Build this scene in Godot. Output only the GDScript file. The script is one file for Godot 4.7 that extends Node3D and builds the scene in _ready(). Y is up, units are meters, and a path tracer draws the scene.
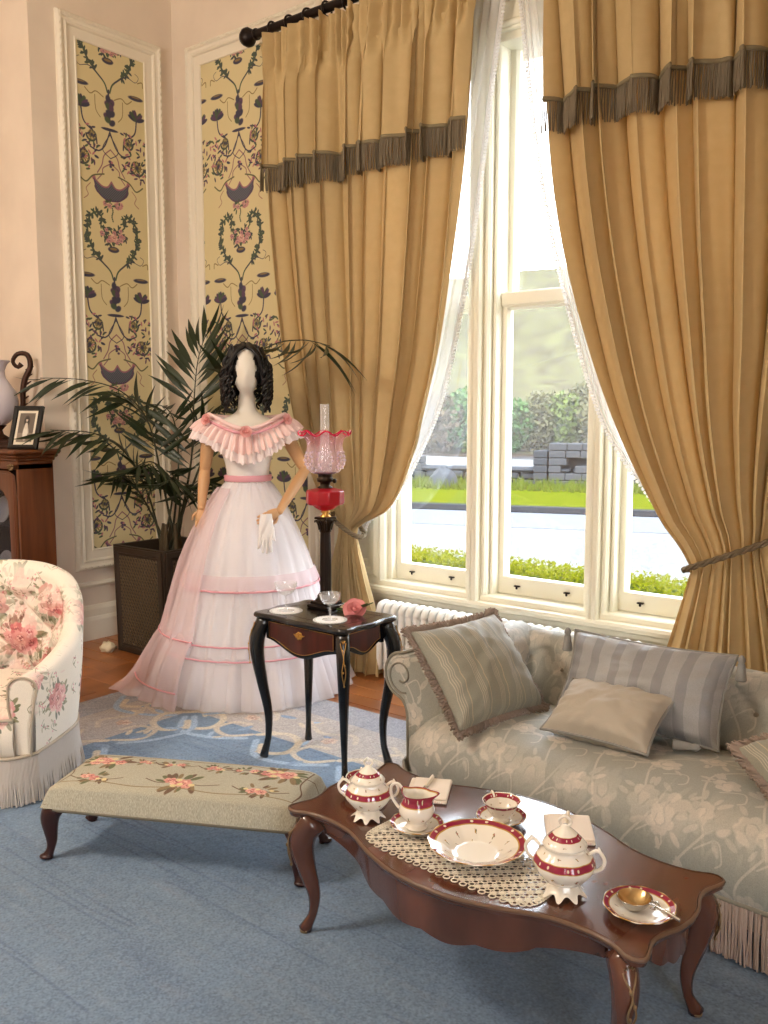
extends Node3D
# A drawing room with a tall sash window: curtains, a mannequin in a ball gown, a tea table and a sofa.

class G:
	# collects the shapes of ONE mesh; dP/du x dP/dv of a grid points outwards
	var V := PackedVector3Array()
	var N := PackedVector3Array()
	var T := PackedVector2Array()
	var C := PackedColorArray()
	var I := PackedInt32Array()
	var tr := Transform3D.IDENTITY
	var tint := Color.WHITE
	func grid(nu: int, nv: int, f: Callable, us := 1.0, vs := 1.0, wrap := false, uvf = null) -> void:
		var b := V.size()
		var w := nu + 1
		for j in nv + 1:
			for i in nu + 1:
				var u := float(i) / nu
				var v := float(j) / nv
				V.append(tr * (f.call(u, v) as Vector3))
				N.append(Vector3.ZERO)
				T.append(Vector2(u * us, v * vs) if uvf == null else uvf.call(u, v))
				C.append(tint)
		for j in nv:
			for i in nu:
				var a := b + j * w + i
				var d := a + w
				tri(a, d + 1, a + 1)
				tri(a, d, d + 1)
		if wrap:
			for j in nv + 1:
				var s := N[b + j * w] + N[b + j * w + nu]
				N[b + j * w] = s
				N[b + j * w + nu] = s
		for j in [0, nv]:
			var r: int = b + j * w
			if V[r].distance_squared_to(V[r + nu / 2]) < 1e-10 and V[r].distance_squared_to(V[r + nu / 3]) < 1e-10:
				var s := Vector3.ZERO
				for i in w: s += N[r + i]
				for i in w: N[r + i] = s
		for k in range(b, V.size()):
			N[k] = N[k].normalized() if N[k].length_squared() > 1e-20 else Vector3.UP
	func tri(a: int, c: int, d: int) -> void:
		var n := (V[d] - V[a]).cross(V[c] - V[a])
		N[a] += n; N[c] += n; N[d] += n
		I.append(a); I.append(c); I.append(d)
	func flat(pts: Array, uvs = null) -> void:
		# a flat polygon, counter-clockwise seen from outside
		var b := V.size()
		var n: Vector3 = ((tr.basis * (pts[1] - pts[0])).cross(tr.basis * (pts[2] - pts[0])))
		if n.length_squared() < 1e-18 and pts.size() > 3:
			n = ((tr.basis * (pts[2] - pts[0])).cross(tr.basis * (pts[3] - pts[0])))
		n = n.normalized()
		for k in pts.size():
			V.append(tr * (pts[k] as Vector3)); N.append(n); C.append(tint)
			T.append(uvs[k] if uvs != null else Vector2(pts[k].x + pts[k].z * .37, pts[k].y + pts[k].z * .61))
		for k in range(1, pts.size() - 1):
			I.append(b); I.append(b + k + 1); I.append(b + k)
	func box(c: Vector3, s: Vector3, e := 0.0) -> void:
		var h := s * .5
		var m: float = min(h.x, min(h.y, h.z))
		e = min(e, m * .9)
		for ax in 3:
			for sg in [-1.0, 1.0]:
				var n := Vector3.ZERO; n[ax] = sg
				var a := Vector3.ZERO; a[(ax + 1) % 3] = 1.0
				var d := Vector3.ZERO; d[(ax + 2) % 3] = sg
				var ha: float = h[(ax + 1) % 3] - e
				var hd: float = h[(ax + 2) % 3] - e
				var o := c + n * h[ax]
				flat([o - a * ha - d * hd, o + a * ha - d * hd, o + a * ha + d * hd, o - a * ha + d * hd])
		if e <= 0.0: return
		for ax in 3:
			var p := (ax + 1) % 3
			var q := (ax + 2) % 3
			for sp in [-1.0, 1.0]:
				for sq in [-1.0, 1.0]:
					var l := Vector3.ZERO; l[ax] = h[ax] - e
					var p1 := Vector3.ZERO; p1[p] = sp * h[p]; p1[q] = sq * (h[q] - e)
					var p2 := Vector3.ZERO; p2[p] = sp * (h[p] - e); p2[q] = sq * h[q]
					if sp * sq > 0: flat([c + p1 - l, c + p2 - l, c + p2 + l, c + p1 + l])
					else: flat([c + p1 + l, c + p2 + l, c + p2 - l, c + p1 - l])
		for x in [-1.0, 1.0]:
			for y in [-1.0, 1.0]:
				for z in [-1.0, 1.0]:
					var A := c + Vector3(x * h.x, y * (h.y - e), z * (h.z - e))
					var B := c + Vector3(x * (h.x - e), y * h.y, z * (h.z - e))
					var D := c + Vector3(x * (h.x - e), y * (h.y - e), z * h.z)
					if x * y * z > 0: flat([A, B, D])
					else: flat([A, D, B])
	func tube(pts: Array, r, sides := 8, flatten := 1.0, side := Vector3.ZERO, vs := 1.0) -> void:
		# r: a number or one per point; side: direction of the section's first axis
		var n := pts.size()
		var closed: bool = n > 3 and (pts[0] as Vector3).distance_to(pts[n - 1]) < 1e-6
		var ps := []; var rs := []; var fr := []
		var up := side
		for k in n:
			var t: Vector3
			if closed: t = (pts[(k + 1) % (n - 1)] - pts[(k - 1 + n - 1) % (n - 1)])
			else: t = pts[min(k + 1, n - 1)] - pts[max(k - 1, 0)]
			t = t.normalized()
			if up == Vector3.ZERO or absf(up.normalized().dot(t)) > .98: up = Vector3.UP if absf(t.y) < .9 else Vector3.RIGHT
			var nn := (up - t * up.dot(t)).normalized()
			if side == Vector3.ZERO: up = nn
			ps.append(pts[k]); fr.append([nn, t.cross(nn)])
			rs.append(float(r[k]) if r is Array or r is PackedFloat32Array else float(r))
		if not closed:
			ps.push_front(ps[0]); fr.push_front(fr[0]); rs.push_front(0.0)
			ps.append(ps[-1]); fr.append(fr[-1]); rs.append(0.0)
		var m := ps.size() - 1
		var fn := func(u: float, v: float) -> Vector3:
			var k := int(round(v * m))
			var a := u * TAU
			return ps[k] + (fr[k][0] * cos(a) + fr[k][1] * sin(a) * flatten) * rs[k]
		grid(sides, m, fn, 1.0, vs, true)
	func lathe(prof: Array, seg := 32, mod = null, vs := 1.0, a0 := 0.0, a1 := TAU) -> void:
		# prof: Vector2(radius, height) from the bottom up along the outside; a repeated point makes a crease
		var m := prof.size() - 1
		var ln := [0.0]
		for k in m: ln.append(ln[-1] + (prof[k + 1] as Vector2).distance_to(prof[k]))
		var tot: float = max(ln[-1], 1e-6)
		var fn := func(u: float, v: float) -> Vector3:
			var k := int(round(v * m))
			var p: Vector2 = prof[k]
			var a: float = a0 + u * (a1 - a0)
			var q := p if mod == null else mod.call(a, p, float(k) / m) as Vector2
			return Vector3(q.x * cos(a), q.y, -q.x * sin(a))
		var uvf := func(u: float, v: float) -> Vector2: return Vector2(u, 1.0 - ln[int(round(v * m))] / tot * vs)
		grid(seg, m, fn, 1.0, vs, is_equal_approx(a1 - a0, TAU), uvf)
	func loft(poly: Array, prof: Array, caps := true, us := 1.0) -> void:
		# poly: outline (x, z), counter-clockwise seen from above with x right and z down; prof: Vector2(offset outwards, y) from the bottom up
		var n := poly.size()
		var nr := []
		for k in n:
			var t: Vector2 = ((poly[(k + 1) % n] as Vector2) - poly[(k - 1 + n) % n]).normalized()
			nr.append(Vector2(-t.y, t.x))
		var area := 0.0
		for k in n: area += (poly[k] as Vector2).cross(poly[(k + 1) % n])
		var sg := -1.0 if area > 0 else 1.0
		var m := prof.size() - 1
		var at := func(k: int, j: int) -> Vector3:
			var q: Vector2 = poly[k % n] + nr[k % n] * sg * prof[j].x
			return Vector3(q.x, prof[j].y, q.y)
		var dirn := -1 if area > 0 else 1
		var fn := func(u: float, v: float) -> Vector3:
			return at.call((int(round(u * n)) * dirn + n) % n, int(round(v * m)))
		grid(n, m, fn, us, 1.0, true)
		if not caps: return
		for j in [0, m]:
			var pl := PackedVector2Array()
			for k in n:
				var q: Vector3 = at.call(k, j)
				pl.append(Vector2(q.x, q.z))
			var b := V.size()
			for q in pl:
				V.append(tr * Vector3(q.x, prof[j].y, q.y)); N.append((tr.basis * Vector3(0, 1.0 if j else -1.0, 0)).normalized()); C.append(tint); T.append(q)
			var ix := Geometry2D.triangulate_polygon(pl)
			for k in range(0, ix.size(), 3):
				var a: Vector2 = pl[ix[k]]
				var cr := (pl[ix[k + 1]] - a).cross(pl[ix[k + 2]] - a)
				# seen from above x right, z down: cross > 0 is clockwise
				var cw := cr > 0
				if j == 0: cw = not cw
				I.append(b + ix[k]); I.append(b + ix[k + 1 if cw else k + 2]); I.append(b + ix[k + 2 if cw else k + 1])
	func mould(a: Vector3, b: Vector3, out: Vector3, prof: Array) -> void:
		# a strip of moulding from a to b; prof: Vector2(out from the wall, up), running from the bottom up
		var up := Vector3.UP
		var fa := func(p: Vector2) -> Vector3: return a + out * p.x + up * p.y
		var fb := func(p: Vector2) -> Vector3: return b + out * p.x + up * p.y
		var right := (b - a).cross(up).dot(out) > 0.0
		for k in prof.size() - 1:
			var q := [fa.call(prof[k]), fb.call(prof[k]), fb.call(prof[k + 1]), fa.call(prof[k + 1])]
			if not right: q.reverse()
			flat(q)
		for e in [0, 1]:
			var cap := []
			for p in prof: cap.append((fb if e else fa).call(p))
			if (e == 1) != right: cap.reverse()
			flat(cap)
	func frame(x0: float, y0: float, x1: float, y1: float, prof: Array) -> void:
		# a mitred frame in the local xy plane, front towards +z; prof: Vector2(inwards, height) from the outer edge
		for k in prof.size() - 1:
			var p: Vector2 = prof[k]
			var q: Vector2 = prof[k + 1]
			var A := [Vector3(x0 + p.x, y0 + p.x, p.y), Vector3(x1 - p.x, y0 + p.x, p.y), Vector3(x1 - p.x, y1 - p.x, p.y), Vector3(x0 + p.x, y1 - p.x, p.y)]
			var B := [Vector3(x0 + q.x, y0 + q.x, q.y), Vector3(x1 - q.x, y0 + q.x, q.y), Vector3(x1 - q.x, y1 - q.x, q.y), Vector3(x0 + q.x, y1 - q.x, q.y)]
			for s in 4:
				flat([A[s], A[(s + 1) % 4], B[(s + 1) % 4], B[s]])
	func ball(c: Vector3, r: Vector3, nu := 14, nv := 10) -> void:
		var fn := func(u: float, v: float) -> Vector3:
			var a := -u * TAU
			var e := (v - .5) * PI
			return c + Vector3(r.x * cos(e) * cos(a), r.y * sin(e), r.z * cos(e) * sin(a))
		grid(nu, nv, fn, 1.0, 1.0, true)
	func mesh() -> ArrayMesh:
		var ar := []
		ar.resize(Mesh.ARRAY_MAX)
		ar[Mesh.ARRAY_VERTEX] = V; ar[Mesh.ARRAY_NORMAL] = N; ar[Mesh.ARRAY_TEX_UV] = T; ar[Mesh.ARRAY_COLOR] = C; ar[Mesh.ARRAY_INDEX] = I
		var am := ArrayMesh.new()
		am.add_surface_from_arrays(Mesh.PRIMITIVE_TRIANGLES, ar)
		return am

class Paint:
	# flat print: dabs and strokes on an image that repeats
	var im: Image
	var w: int
	var h: int
	func _init(ww: int, hh: int, c: Color) -> void:
		w = ww; h = hh
		im = Image.create(w, h, false, Image.FORMAT_RGB8)
		im.fill(c)
	func dab(x: float, y: float, rx: float, ry: float, ang: float, c: Color, soft := .3) -> void:
		var R := int(ceil(maxf(rx, ry))) + 1
		var ca := cos(ang); var sa := sin(ang)
		var ix := int(floor(x)); var iy := int(floor(y))
		for j in range(iy - R, iy + R + 1):
			for i in range(ix - R, ix + R + 1):
				var dx := i + .5 - x; var dy := j + .5 - y
				var a := (dx * ca + dy * sa) / rx
				var b := (-dx * sa + dy * ca) / ry
				var d := a * a + b * b
				if d >= 1.0: continue
				var k := minf(1.0, (1.0 - sqrt(d)) / soft + .15) * c.a
				var px := posmod(i, w); var py := posmod(j, h)
				im.set_pixel(px, py, im.get_pixel(px, py).lerp(c, k))
	func stroke(pts: Array, wd: float, c: Color, taper := false) -> void:
		var cv := Curve2D.new()
		for k in pts.size():
			var t: Vector2 = (pts[min(k + 1, pts.size() - 1)] - pts[max(k - 1, 0)]) / 6.0
			cv.add_point(pts[k], -t, t)
		var L := cv.get_baked_length()
		var n := int(L / maxf(wd * .5, .7)) + 1
		for k in n + 1:
			var p := cv.sample_baked(L * k / n)
			var q := wd * (1.0 - .8 * k / n) if taper else wd
			dab(p.x, p.y, maxf(q, .8), maxf(q, .8), 0.0, c, .5)
	func leaf(x: float, y: float, l: float, ang: float, c: Color) -> void:
		dab(x + cos(ang) * l * .5, y + sin(ang) * l * .5, l * .55, l * .2, ang, c, .25)
	func rose(x: float, y: float, r: float, dark: Color, mid: Color, light: Color, rng: RandomNumberGenerator) -> void:
		for k in 6:
			var a := TAU * k / 6 + rng.randf() * .5
			dab(x + cos(a) * r * .55, y + sin(a) * r * .5, r * .55, r * .45, a, mid.lerp(light, rng.randf()), .3)
		dab(x, y, r * .6, r * .55, 0, mid, .4)
		for k in 4:
			var a := TAU * k / 4 + rng.randf()
			dab(x + cos(a) * r * .28, y + sin(a) * r * .28, r * .3, r * .16, a + 1.4, light, .4)
			dab(x + cos(a + .7) * r * .3, y + sin(a + .7) * r * .3, r * .26, r * .09, a + 2.2, dark, .5)
		dab(x, y, r * .2, r * .18, 0, dark, .6)
	func speckle(amount: float, sd: int, fx := .06, fy := .06) -> void:
		# cloth grain: small random changes of tone everywhere
		var nz := FastNoiseLite.new()
		nz.seed = sd; nz.frequency = 1.0; nz.fractal_octaves = 2
		for j in h:
			for i in w:
				var k := 1.0 + nz.get_noise_2d(i * fx * 8.0, j * fy * 8.0) * amount
				var c := im.get_pixel(i, j)
				im.set_pixel(i, j, Color(c.r * k, c.g * k, c.b * k))
	func tex() -> ImageTexture:
		return ImageTexture.create_from_image(im)

var M := {}
var used := {}
var rng := RandomNumberGenerator.new()

func mat(called: String, c: Color, rough := .7, metal := 0.0, tex: Texture2D = null, tri := 0.0) -> StandardMaterial3D:
	var m := StandardMaterial3D.new()
	m.resource_name = called
	m.albedo_color = c
	m.roughness = rough
	m.metallic = metal
	m.cull_mode = BaseMaterial3D.CULL_DISABLED
	if tex:
		m.albedo_texture = tex
	if tri > 0.0:
		m.uv1_triplanar = true
		m.uv1_scale = Vector3.ONE * tri
	M[called] = m
	return m

func noise_tex(sd: int, freq: float, lo: Color, hi: Color, size := 512, oct := 4, stretch := 1) -> ImageTexture:
	var nz := FastNoiseLite.new()
	nz.seed = sd; nz.frequency = freq; nz.fractal_octaves = oct
	var a := nz.get_seamless_image(size, size / stretch)
	a.convert(Image.FORMAT_L8)
	if stretch > 1: a.resize(size, size, Image.INTERPOLATE_CUBIC)
	var d := a.get_data()
	var o := PackedByteArray()
	o.resize(d.size() * 3)
	var lut := []
	for k in 256: lut.append(lo.lerp(hi, k / 255.0))
	for k in d.size():
		var c: Color = lut[d[k]]
		o[k * 3] = int(c.r * 255); o[k * 3 + 1] = int(c.g * 255); o[k * 3 + 2] = int(c.b * 255)
	return ImageTexture.create_from_image(Image.create_from_data(size, size, false, Image.FORMAT_RGB8, o))

func relief(m: StandardMaterial3D, sd: int, freq: float, cm: float, size := 256, stretch := 1) -> void:
	m.heightmap_enabled = true
	m.heightmap_texture = noise_tex(sd, freq, Color.BLACK, Color.WHITE, size, 3, stretch)
	m.heightmap_scale = cm

func numbered(called: String) -> String:
	var n: int = used.get(called, 0)
	used[called] = n + 1
	return called if n == 0 else "%s_%03d" % [called, n]

func tag(o: Node, label: String, category: String, group := "", kind := "") -> void:
	if label: o.set_meta("label", label)
	if category: o.set_meta("category", category)
	if group: o.set_meta("group", group)
	if kind: o.set_meta("kind", kind)

func thing(called: String, label: String, category: String, at := Vector3.ZERO, turn := 0.0, group := "", kind := "") -> Node3D:
	var o := Node3D.new()
	o.name = numbered(called)
	add_child(o)
	o.position = at
	o.rotation.y = turn
	tag(o, label, category, group, kind)
	return o

func part(g: G, called: String, m: Material, parent: Node3D) -> MeshInstance3D:
	var o := MeshInstance3D.new()
	o.mesh = g.mesh()
	o.material_override = m
	o.name = called
	parent.add_child(o, true)
	return o

func piece(me: Mesh, called: String, m: Material, parent: Node3D, t: Transform3D) -> MeshInstance3D:
	var o := MeshInstance3D.new()
	o.mesh = me
	o.material_override = m
	o.name = called
	o.transform = t
	parent.add_child(o, true)
	return o

func single(g: G, called: String, m: Material, label: String, category: String, group := "", kind := "", at := Vector3.ZERO) -> MeshInstance3D:
	var o := MeshInstance3D.new()
	o.mesh = g.mesh()
	o.material_override = m
	o.name = numbered(called)
	add_child(o)
	o.position = at
	tag(o, label, category, group, kind)
	return o

func copy(src: Node3D, at: Vector3, turn: float, label: String) -> Node3D:
	var c := src.duplicate() as Node3D
	c.name = numbered(String(src.name))
	add_child(c)
	c.position = at
	c.rotation.y = turn
	c.set_meta("label", label)
	return c

func ip(xs: Array, ys: Array, x: float) -> float:
	# smooth curve through points; xs ascending
	var n := xs.size()
	if x <= xs[0]: return ys[0]
	if x >= xs[n - 1]: return ys[n - 1]
	var k := 0
	while x > xs[k + 1]: k += 1
	var h: float = xs[k + 1] - xs[k]
	var t: float = (x - xs[k]) / h
	var d: float = (ys[k + 1] - ys[k]) / h
	var m0: float = d if k == 0 else (ys[k + 1] - ys[k - 1]) / (xs[k + 1] - xs[k - 1])
	var m1: float = d if k == n - 2 else (ys[k + 2] - ys[k]) / (xs[k + 2] - xs[k])
	var t2 := t * t
	var t3 := t2 * t
	return (2 * t3 - 3 * t2 + 1) * ys[k] + (t3 - 2 * t2 + t) * h * m0 + (-2 * t3 + 3 * t2) * ys[k + 1] + (t3 - t2) * h * m1

func curve(pts: Array, n: int) -> Array:
	# n + 1 points evenly spread along a smooth curve through pts
	var cv := Curve3D.new()
	cv.bake_interval = .004
	for k in pts.size():
		var t: Vector3 = (pts[min(k + 1, pts.size() - 1)] - pts[max(k - 1, 0)]) / 6.0
		cv.add_point(pts[k], -t, t)
	var L := cv.get_baked_length()
	var o := []
	for k in n + 1: o.append(cv.sample_baked(L * k / n, true))
	return o

func basis_y(y: Vector3, hint := Vector3.RIGHT) -> Basis:
	var b := y.normalized()
	if absf(b.dot(hint)) > .95: hint = Vector3.FORWARD
	var x := (hint - b * hint.dot(b)).normalized()
	return Basis(x, b, x.cross(b))

# from a pixel of the photograph to a point: on a level plane, or on a wall
const EYE := Vector3(0, 1.5, 0)
const YAW := deg_to_rad(38.6)
const PITCH := deg_to_rad(6.403)
func ray(x: float, y: float) -> Vector3:
	return Basis.from_euler(Vector3(-PITCH, YAW, 0)) * Vector3(x - 384.0, 512.0 - y, -900.0)
func level(x: float, y: float, h := 0.0) -> Vector3:
	var d := ray(x, y)
	return EYE + d * ((h - EYE.y) / d.y)
func wall_z(x: float, y: float, z: float) -> Vector3:
	var d := ray(x, y)
	return EYE + d * (z / d.z)
func deep(x: float, y: float, dist: float) -> Vector3:
	return EYE + ray(x, y) * (dist / 900.0)

const WX := -5.195   # side wall of the window bay
const WZ := -4.17    # window wall
const BZ := -3.10    # where the bay opens into the room
const TOP := 4.75

func _ready() -> void:
	rng.seed = 7
	var cam := Camera3D.new()
	cam.name = "camera"
	cam.fov = 59.27
	cam.position = EYE
	cam.rotation = Vector3(-PITCH, YAW, 0)
	cam.far = 4000.0
	cam.current = true
	add_child(cam)
	var env := Environment.new()
	env.background_mode = Environment.BG_SKY
	var sm := ProceduralSkyMaterial.new()
	sm.sky_top_color = Color(.90, .95, 1.0)
	sm.sky_horizon_color = Color(1.0, .99, .97)
	sm.ground_horizon_color = Color(.8, .8, .8)
	sm.ground_bottom_color = Color(.5, .5, .48)
	env.sky = Sky.new()
	env.sky.sky_material = sm
	env.background_energy_multiplier = 13.0
	env.tonemap_mode = Environment.TONE_MAPPER_LINEAR
	env.tonemap_exposure = 1.12
	env.volumetric_fog_enabled = true
	env.volumetric_fog_density = 0.0
	env.sdfgi_enabled = true
	env.ssao_enabled = true
	env.ssil_enabled = true
	var we := WorldEnvironment.new()
	we.name = "world_environment"
	we.environment = env
	add_child(we)
	make_materials()
	room_shell()
	window()
	outside()
	rug()
	curtains()
	radiator()
	sofa()
	coffee_table()
	side_table()
	armchair()
	footstool()
	cabinet()
	planter()
	mannequin()
	lamp()
	tea_things()
	small_things()

func make_materials() -> void:
	var m: StandardMaterial3D
	m = mat("wall_paint", Color(.93, .87, .80), .85, 0, noise_tex(3, .01, Color(.95, .945, .94), Color(1, 1, 1), 512), .4)
	m = mat("trim_paint", Color(.93, .895, .825), .55)
	m = mat("window_paint", Color(.95, .93, .85), .45)
	m = mat("ceiling_paint", Color(.95, .92, .86), .9)
	m = mat("radiator_paint", Color(.95, .94, .91), .4)
	var wood := noise_tex(11, .012, Color(.52, .30, .15), Color(.75, .50, .28), 512, 5, 8)
	for k in 3:
		m = mat("floor_wood_%d" % k, [Color(.95, .92, .9), Color(.85, .82, .8), Color(1, 1, 1)][k], .32, 0, wood)
		m.uv1_triplanar = true; m.uv1_scale = Vector3(.5, .5, 1.6); m.uv1_offset = Vector3(k * .31, 0, k * .23)
	m = mat("slab_wood", Color(.9, .88, .86), .35, 0, wood, .6)
	var mahog := noise_tex(17, .01, Color(.27, .15, .105), Color(.43, .26, .19), 512, 5, 6)
	m = mat("mahogany", Color(1, 1, 1), .24, 0, mahog); m.uv1_triplanar = true; m.uv1_scale = Vector3(1.1, 2.2, 2.6)
	m.clearcoat_enabled = true; m.clearcoat = .6; m.clearcoat_roughness = .1
	m = mat("cabinet_wood", Color(1, 1, 1), .3, 0, noise_tex(19, .01, Color(.32, .165, .075), Color(.47, .27, .14), 512, 5, 6)); m.uv1_triplanar = true; m.uv1_scale = Vector3(3, 1.2, 3)
	m = mat("dark_leg_wood", Color(.20, .085, .07), .3)
	m = mat("ebony", Color(.055, .05, .055), .22); m.clearcoat_enabled = true; m.clearcoat = .5; m.clearcoat_roughness = .15
	m = mat("rosewood", Color(.8, .55, .5), .28, 0, mahog); m.uv1_triplanar = true; m.uv1_scale = Vector3(3, 3, 3)
	m = mat("edge_wood", Color(.40, .29, .21), .22); m.clearcoat_enabled = true; m.clearcoat = .6
	mat("brass", Color(.78, .60, .32), .32, 1.0)
	mat("dull_gilt", Color(.55, .46, .34), .5, .7)
	mat("bronze", Color(.20, .15, .11), .38, .85)
	mat("dark_metal", Color(.13, .09, .08), .4, .6)
	mat("steel", Color(.75, .74, .72), .2, 1.0)
	m = mat("pane_glass", Color(1, 1, 1, .008), .02); m.transparency = BaseMaterial3D.TRANSPARENCY_ALPHA
	m = mat("thin_glass", Color(.97, .98, 1, .01), .02); m.transparency = BaseMaterial3D.TRANSPARENCY_ALPHA; m.metallic_specular = .15
	var cl := noise_tex(23, .02, Color(.96, .95, .93), Color(1, 1, 1), 512, 4)
	m = mat("gold_cloth", Color(.80, .70, .51), .8, 0, cl, 1.5); m.rim_enabled = true; m.rim = .25; m.backlight_enabled = true; m.backlight = Color(.36, .26, .13)
	m = mat("fringe_thread", Color(.47, .42, .34), .8)
	m = mat("fringe_braid", Color(.52, .47, .36), .8)
	m = mat("rope", Color(.44, .38, .29), .75)
	m = mat("net", Color(.97, .97, .97, .62), .9); m.transparency = BaseMaterial3D.TRANSPARENCY_ALPHA; m.backlight_enabled = true; m.backlight = Color(.7, .7, .7)
	m = mat("lace_edge", Color(.97, .96, .95), .9); m.backlight_enabled = true; m.backlight = Color(.95, .95, .95)

func room_shell() -> void:
	var g := G.new()
	# window wall: opening x -3.46 .. -1.30, y .44 .. 3.42
	g.box(Vector3((WX - .35 - 3.46) / 2, TOP / 2 - .1, WZ - .2), Vector3(-3.46 - WX + .35, TOP + .3, .4))
	g.box(Vector3((2.6 - 1.30) / 2, TOP / 2 - .1, WZ - .2), Vector3(2.6 + 1.30, TOP + .3, .4))
	g.box(Vector3(-2.38, .44 / 2 - .1, WZ - .2), Vector3(2.16, .44 + .2, .4))
	g.box(Vector3(-2.38, (3.42 + TOP) / 2, WZ - .2), Vector3(2.16, TOP - 3.42, .4))
	var o := part(g, "wall_window", M.wall_paint, self); o.set_meta("kind", "structure")
	g = G.new()
	g.box(Vector3(WX - .15, TOP / 2 - .1, (WZ + BZ) / 2), Vector3(.3, TOP + .3, BZ - WZ))
	o = part(g, "wall_bay_side", M.wall_paint, self); o.set_meta("kind", "structure")
	g = G.new()
	g.box(Vector3((WX - .3 - 7.5) / 2, TOP / 2 - .1, BZ - .15), Vector3(7.5 + WX - .3, TOP + .3, .3))
	o = part(g, "wall_left_return", M.wall_paint, self); o.set_meta("kind", "structure")
	g = G.new()
	g.box(Vector3(-7.35, TOP / 2 - .1, .4), Vector3(.3, TOP + .3, 7.0))
	o = part(g, "wall_left", M.wall_paint, self); o.set_meta("kind", "structure")
	# walls out of view; the right one has an unseen window placed to light the room
	g = G.new()
	wall_holes(g, Vector3(2.6, 0, -4.17), Vector3(0, 0, 1), 8.0, [[4.6, 6.1]])
	o = part(g, "wall_right", M.wall_paint, self); o.set_meta("kind", "structure")
	var w2 := Node3D.new(); w2.name = "window_2"; add_child(w2)  # unseen window, out of view, lets skylight in from behind the camera
	tag(w2, "unseen tall plain sash window out of view in the right wall, lighting the room", "window", "", "structure")
	g = G.new()
	g.tr = Transform3D(Basis(Vector3.UP, -PI / 2), Vector3(2.75, 0, 1.18))
	g.frame(-.75, .5, .75, 3.4, [Vector2(0, -.04), Vector2(0, .04), Vector2(.06, .04), Vector2(.07, .0), Vector2(.07, -.04)])
	g.box(Vector3(0, 1.95, 0), Vector3(1.4, .06, .06), .006)
	part(g, "sash", M.window_paint, w2)
	g = G.new()
	g.tr = Transform3D(Basis(Vector3.UP, -PI / 2), Vector3(2.75, 0, 1.18))
	g.box(Vector3(0, 1.95, 0), Vector3(1.38, 2.78, .004))
	part(g, "pane", M.pane_glass, w2)
	g = G.new()
	wall_holes(g, Vector3(2.6, 0, 3.83), Vector3(-1, 0, 0), 9.8, [])
	o = part(g, "wall_back", M.wall_paint, self); o.set_meta("kind", "structure")
	g = G.new()
	g.box(Vector3(-2.4, TOP + .15, -.15), Vector3(10.6, .3, 8.8))
	o = part(g, "ceiling", M.ceiling_paint, self); o.set_meta("kind", "structure")
	g = G.new()
	g.box(Vector3(-2.4, -.15, -.15), Vector3(10.6, .24, 8.8))
	g.box(Vector3(-1.0, -.022, -.2), Vector3(7.2, .02, 6.0))
	o = part(g, "floor", M.slab_wood, self); o.set_meta("kind", "structure")
	# floorboards where the rug leaves the floor bare
	var bm := []
	for L in [.9, 1.3, 1.7]:
		var b := G.new()
		b.box(Vector3.ZERO, Vector3(L - .003, .02, .117), .0025)
		bm.append(b.mesh())
	var r := RandomNumberGenerator.new(); r.seed = 4
	for row in 14:
		var x := WX - r.randf() * .7
		while x < -1.5:
			var k := r.randi() % 3
			var L: float = [.9, 1.3, 1.7][k]
			var z := WZ + .06 + row * .12
			if not (x > -4.6 and z > -3.2):
				piece(bm[k], "floorboard", M["floor_wood_%d" % (r.randi() % 3)], o, Transform3D(Basis(), Vector3(x + L / 2, -.021, z)))
			x += L
	# skirting and mouldings of the bay
	var sk := [Vector2(0, 0), Vector2(.035, 0), Vector2(.035, .13), Vector2(.028, .15), Vector2(.022, .155), Vector2(.022, .2), Vector2(.01, .225), Vector2(0, .23)]
	g = G.new()
	g.mould(Vector3(WX, -.012, BZ), Vector3(WX, -.012, WZ), Vector3.RIGHT, sk)
	g.mould(Vector3(WX, .335, BZ), Vector3(WX, .335, WZ), Vector3.RIGHT, [Vector2(0, 0), Vector2(.012, .004), Vector2(.02, .02), Vector2(.014, .035), Vector2(0, .04)])
	o = part(g, "baseboard_bay_side", M.trim_paint, self); o.set_meta("kind", "structure")
	g = G.new()
	g.mould(Vector3(WX, -.012, WZ), Vector3(2.6, -.012, WZ), Vector3.BACK, sk)
	g.mould(Vector3(WX, .335, WZ), Vector3(-3.5, .335, WZ), Vector3.BACK, [Vector2(0, 0), Vector2(.012, .004), Vector2(.02, .02), Vector2(.014, .035), Vector2(0, .04)])
	o = part(g, "baseboard_window", M.trim_paint, self); o.set_meta("kind", "structure")
	g = G.new()
	g.mould(Vector3(-7.2, -.012, BZ), Vector3(WX, -.012, BZ), Vector3.BACK, sk)
	o = part(g, "baseboard_return", M.trim_paint, self); o.set_meta("kind", "structure")
	# cornice
	var cp := [Vector2(0, 0), Vector2(.02, .01), Vector2(.03, .05), Vector2(.05, .06), Vector2(.06, .12), Vector2(.10, .2), Vector2(.17, .26), Vector2(.2, .27), Vector2(.2, .3), Vector2(0, .3)]
	g = G.new()
	g.mould(Vector3(WX, TOP - .3, BZ), Vector3(WX, TOP - .3, WZ), Vector3.RIGHT, cp)
	g.mould(Vector3(WX, TOP - .3, WZ), Vector3(2.6, TOP - .3, WZ), Vector3.BACK, cp)
	o = part(g, "trim_1", M.trim_paint, self); o.set_meta("kind", "structure")
	# wallpaper panels in moulded frames
	mat("wallpaper", Color(1, 1, 1), .75, 0, wallpaper())
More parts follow.
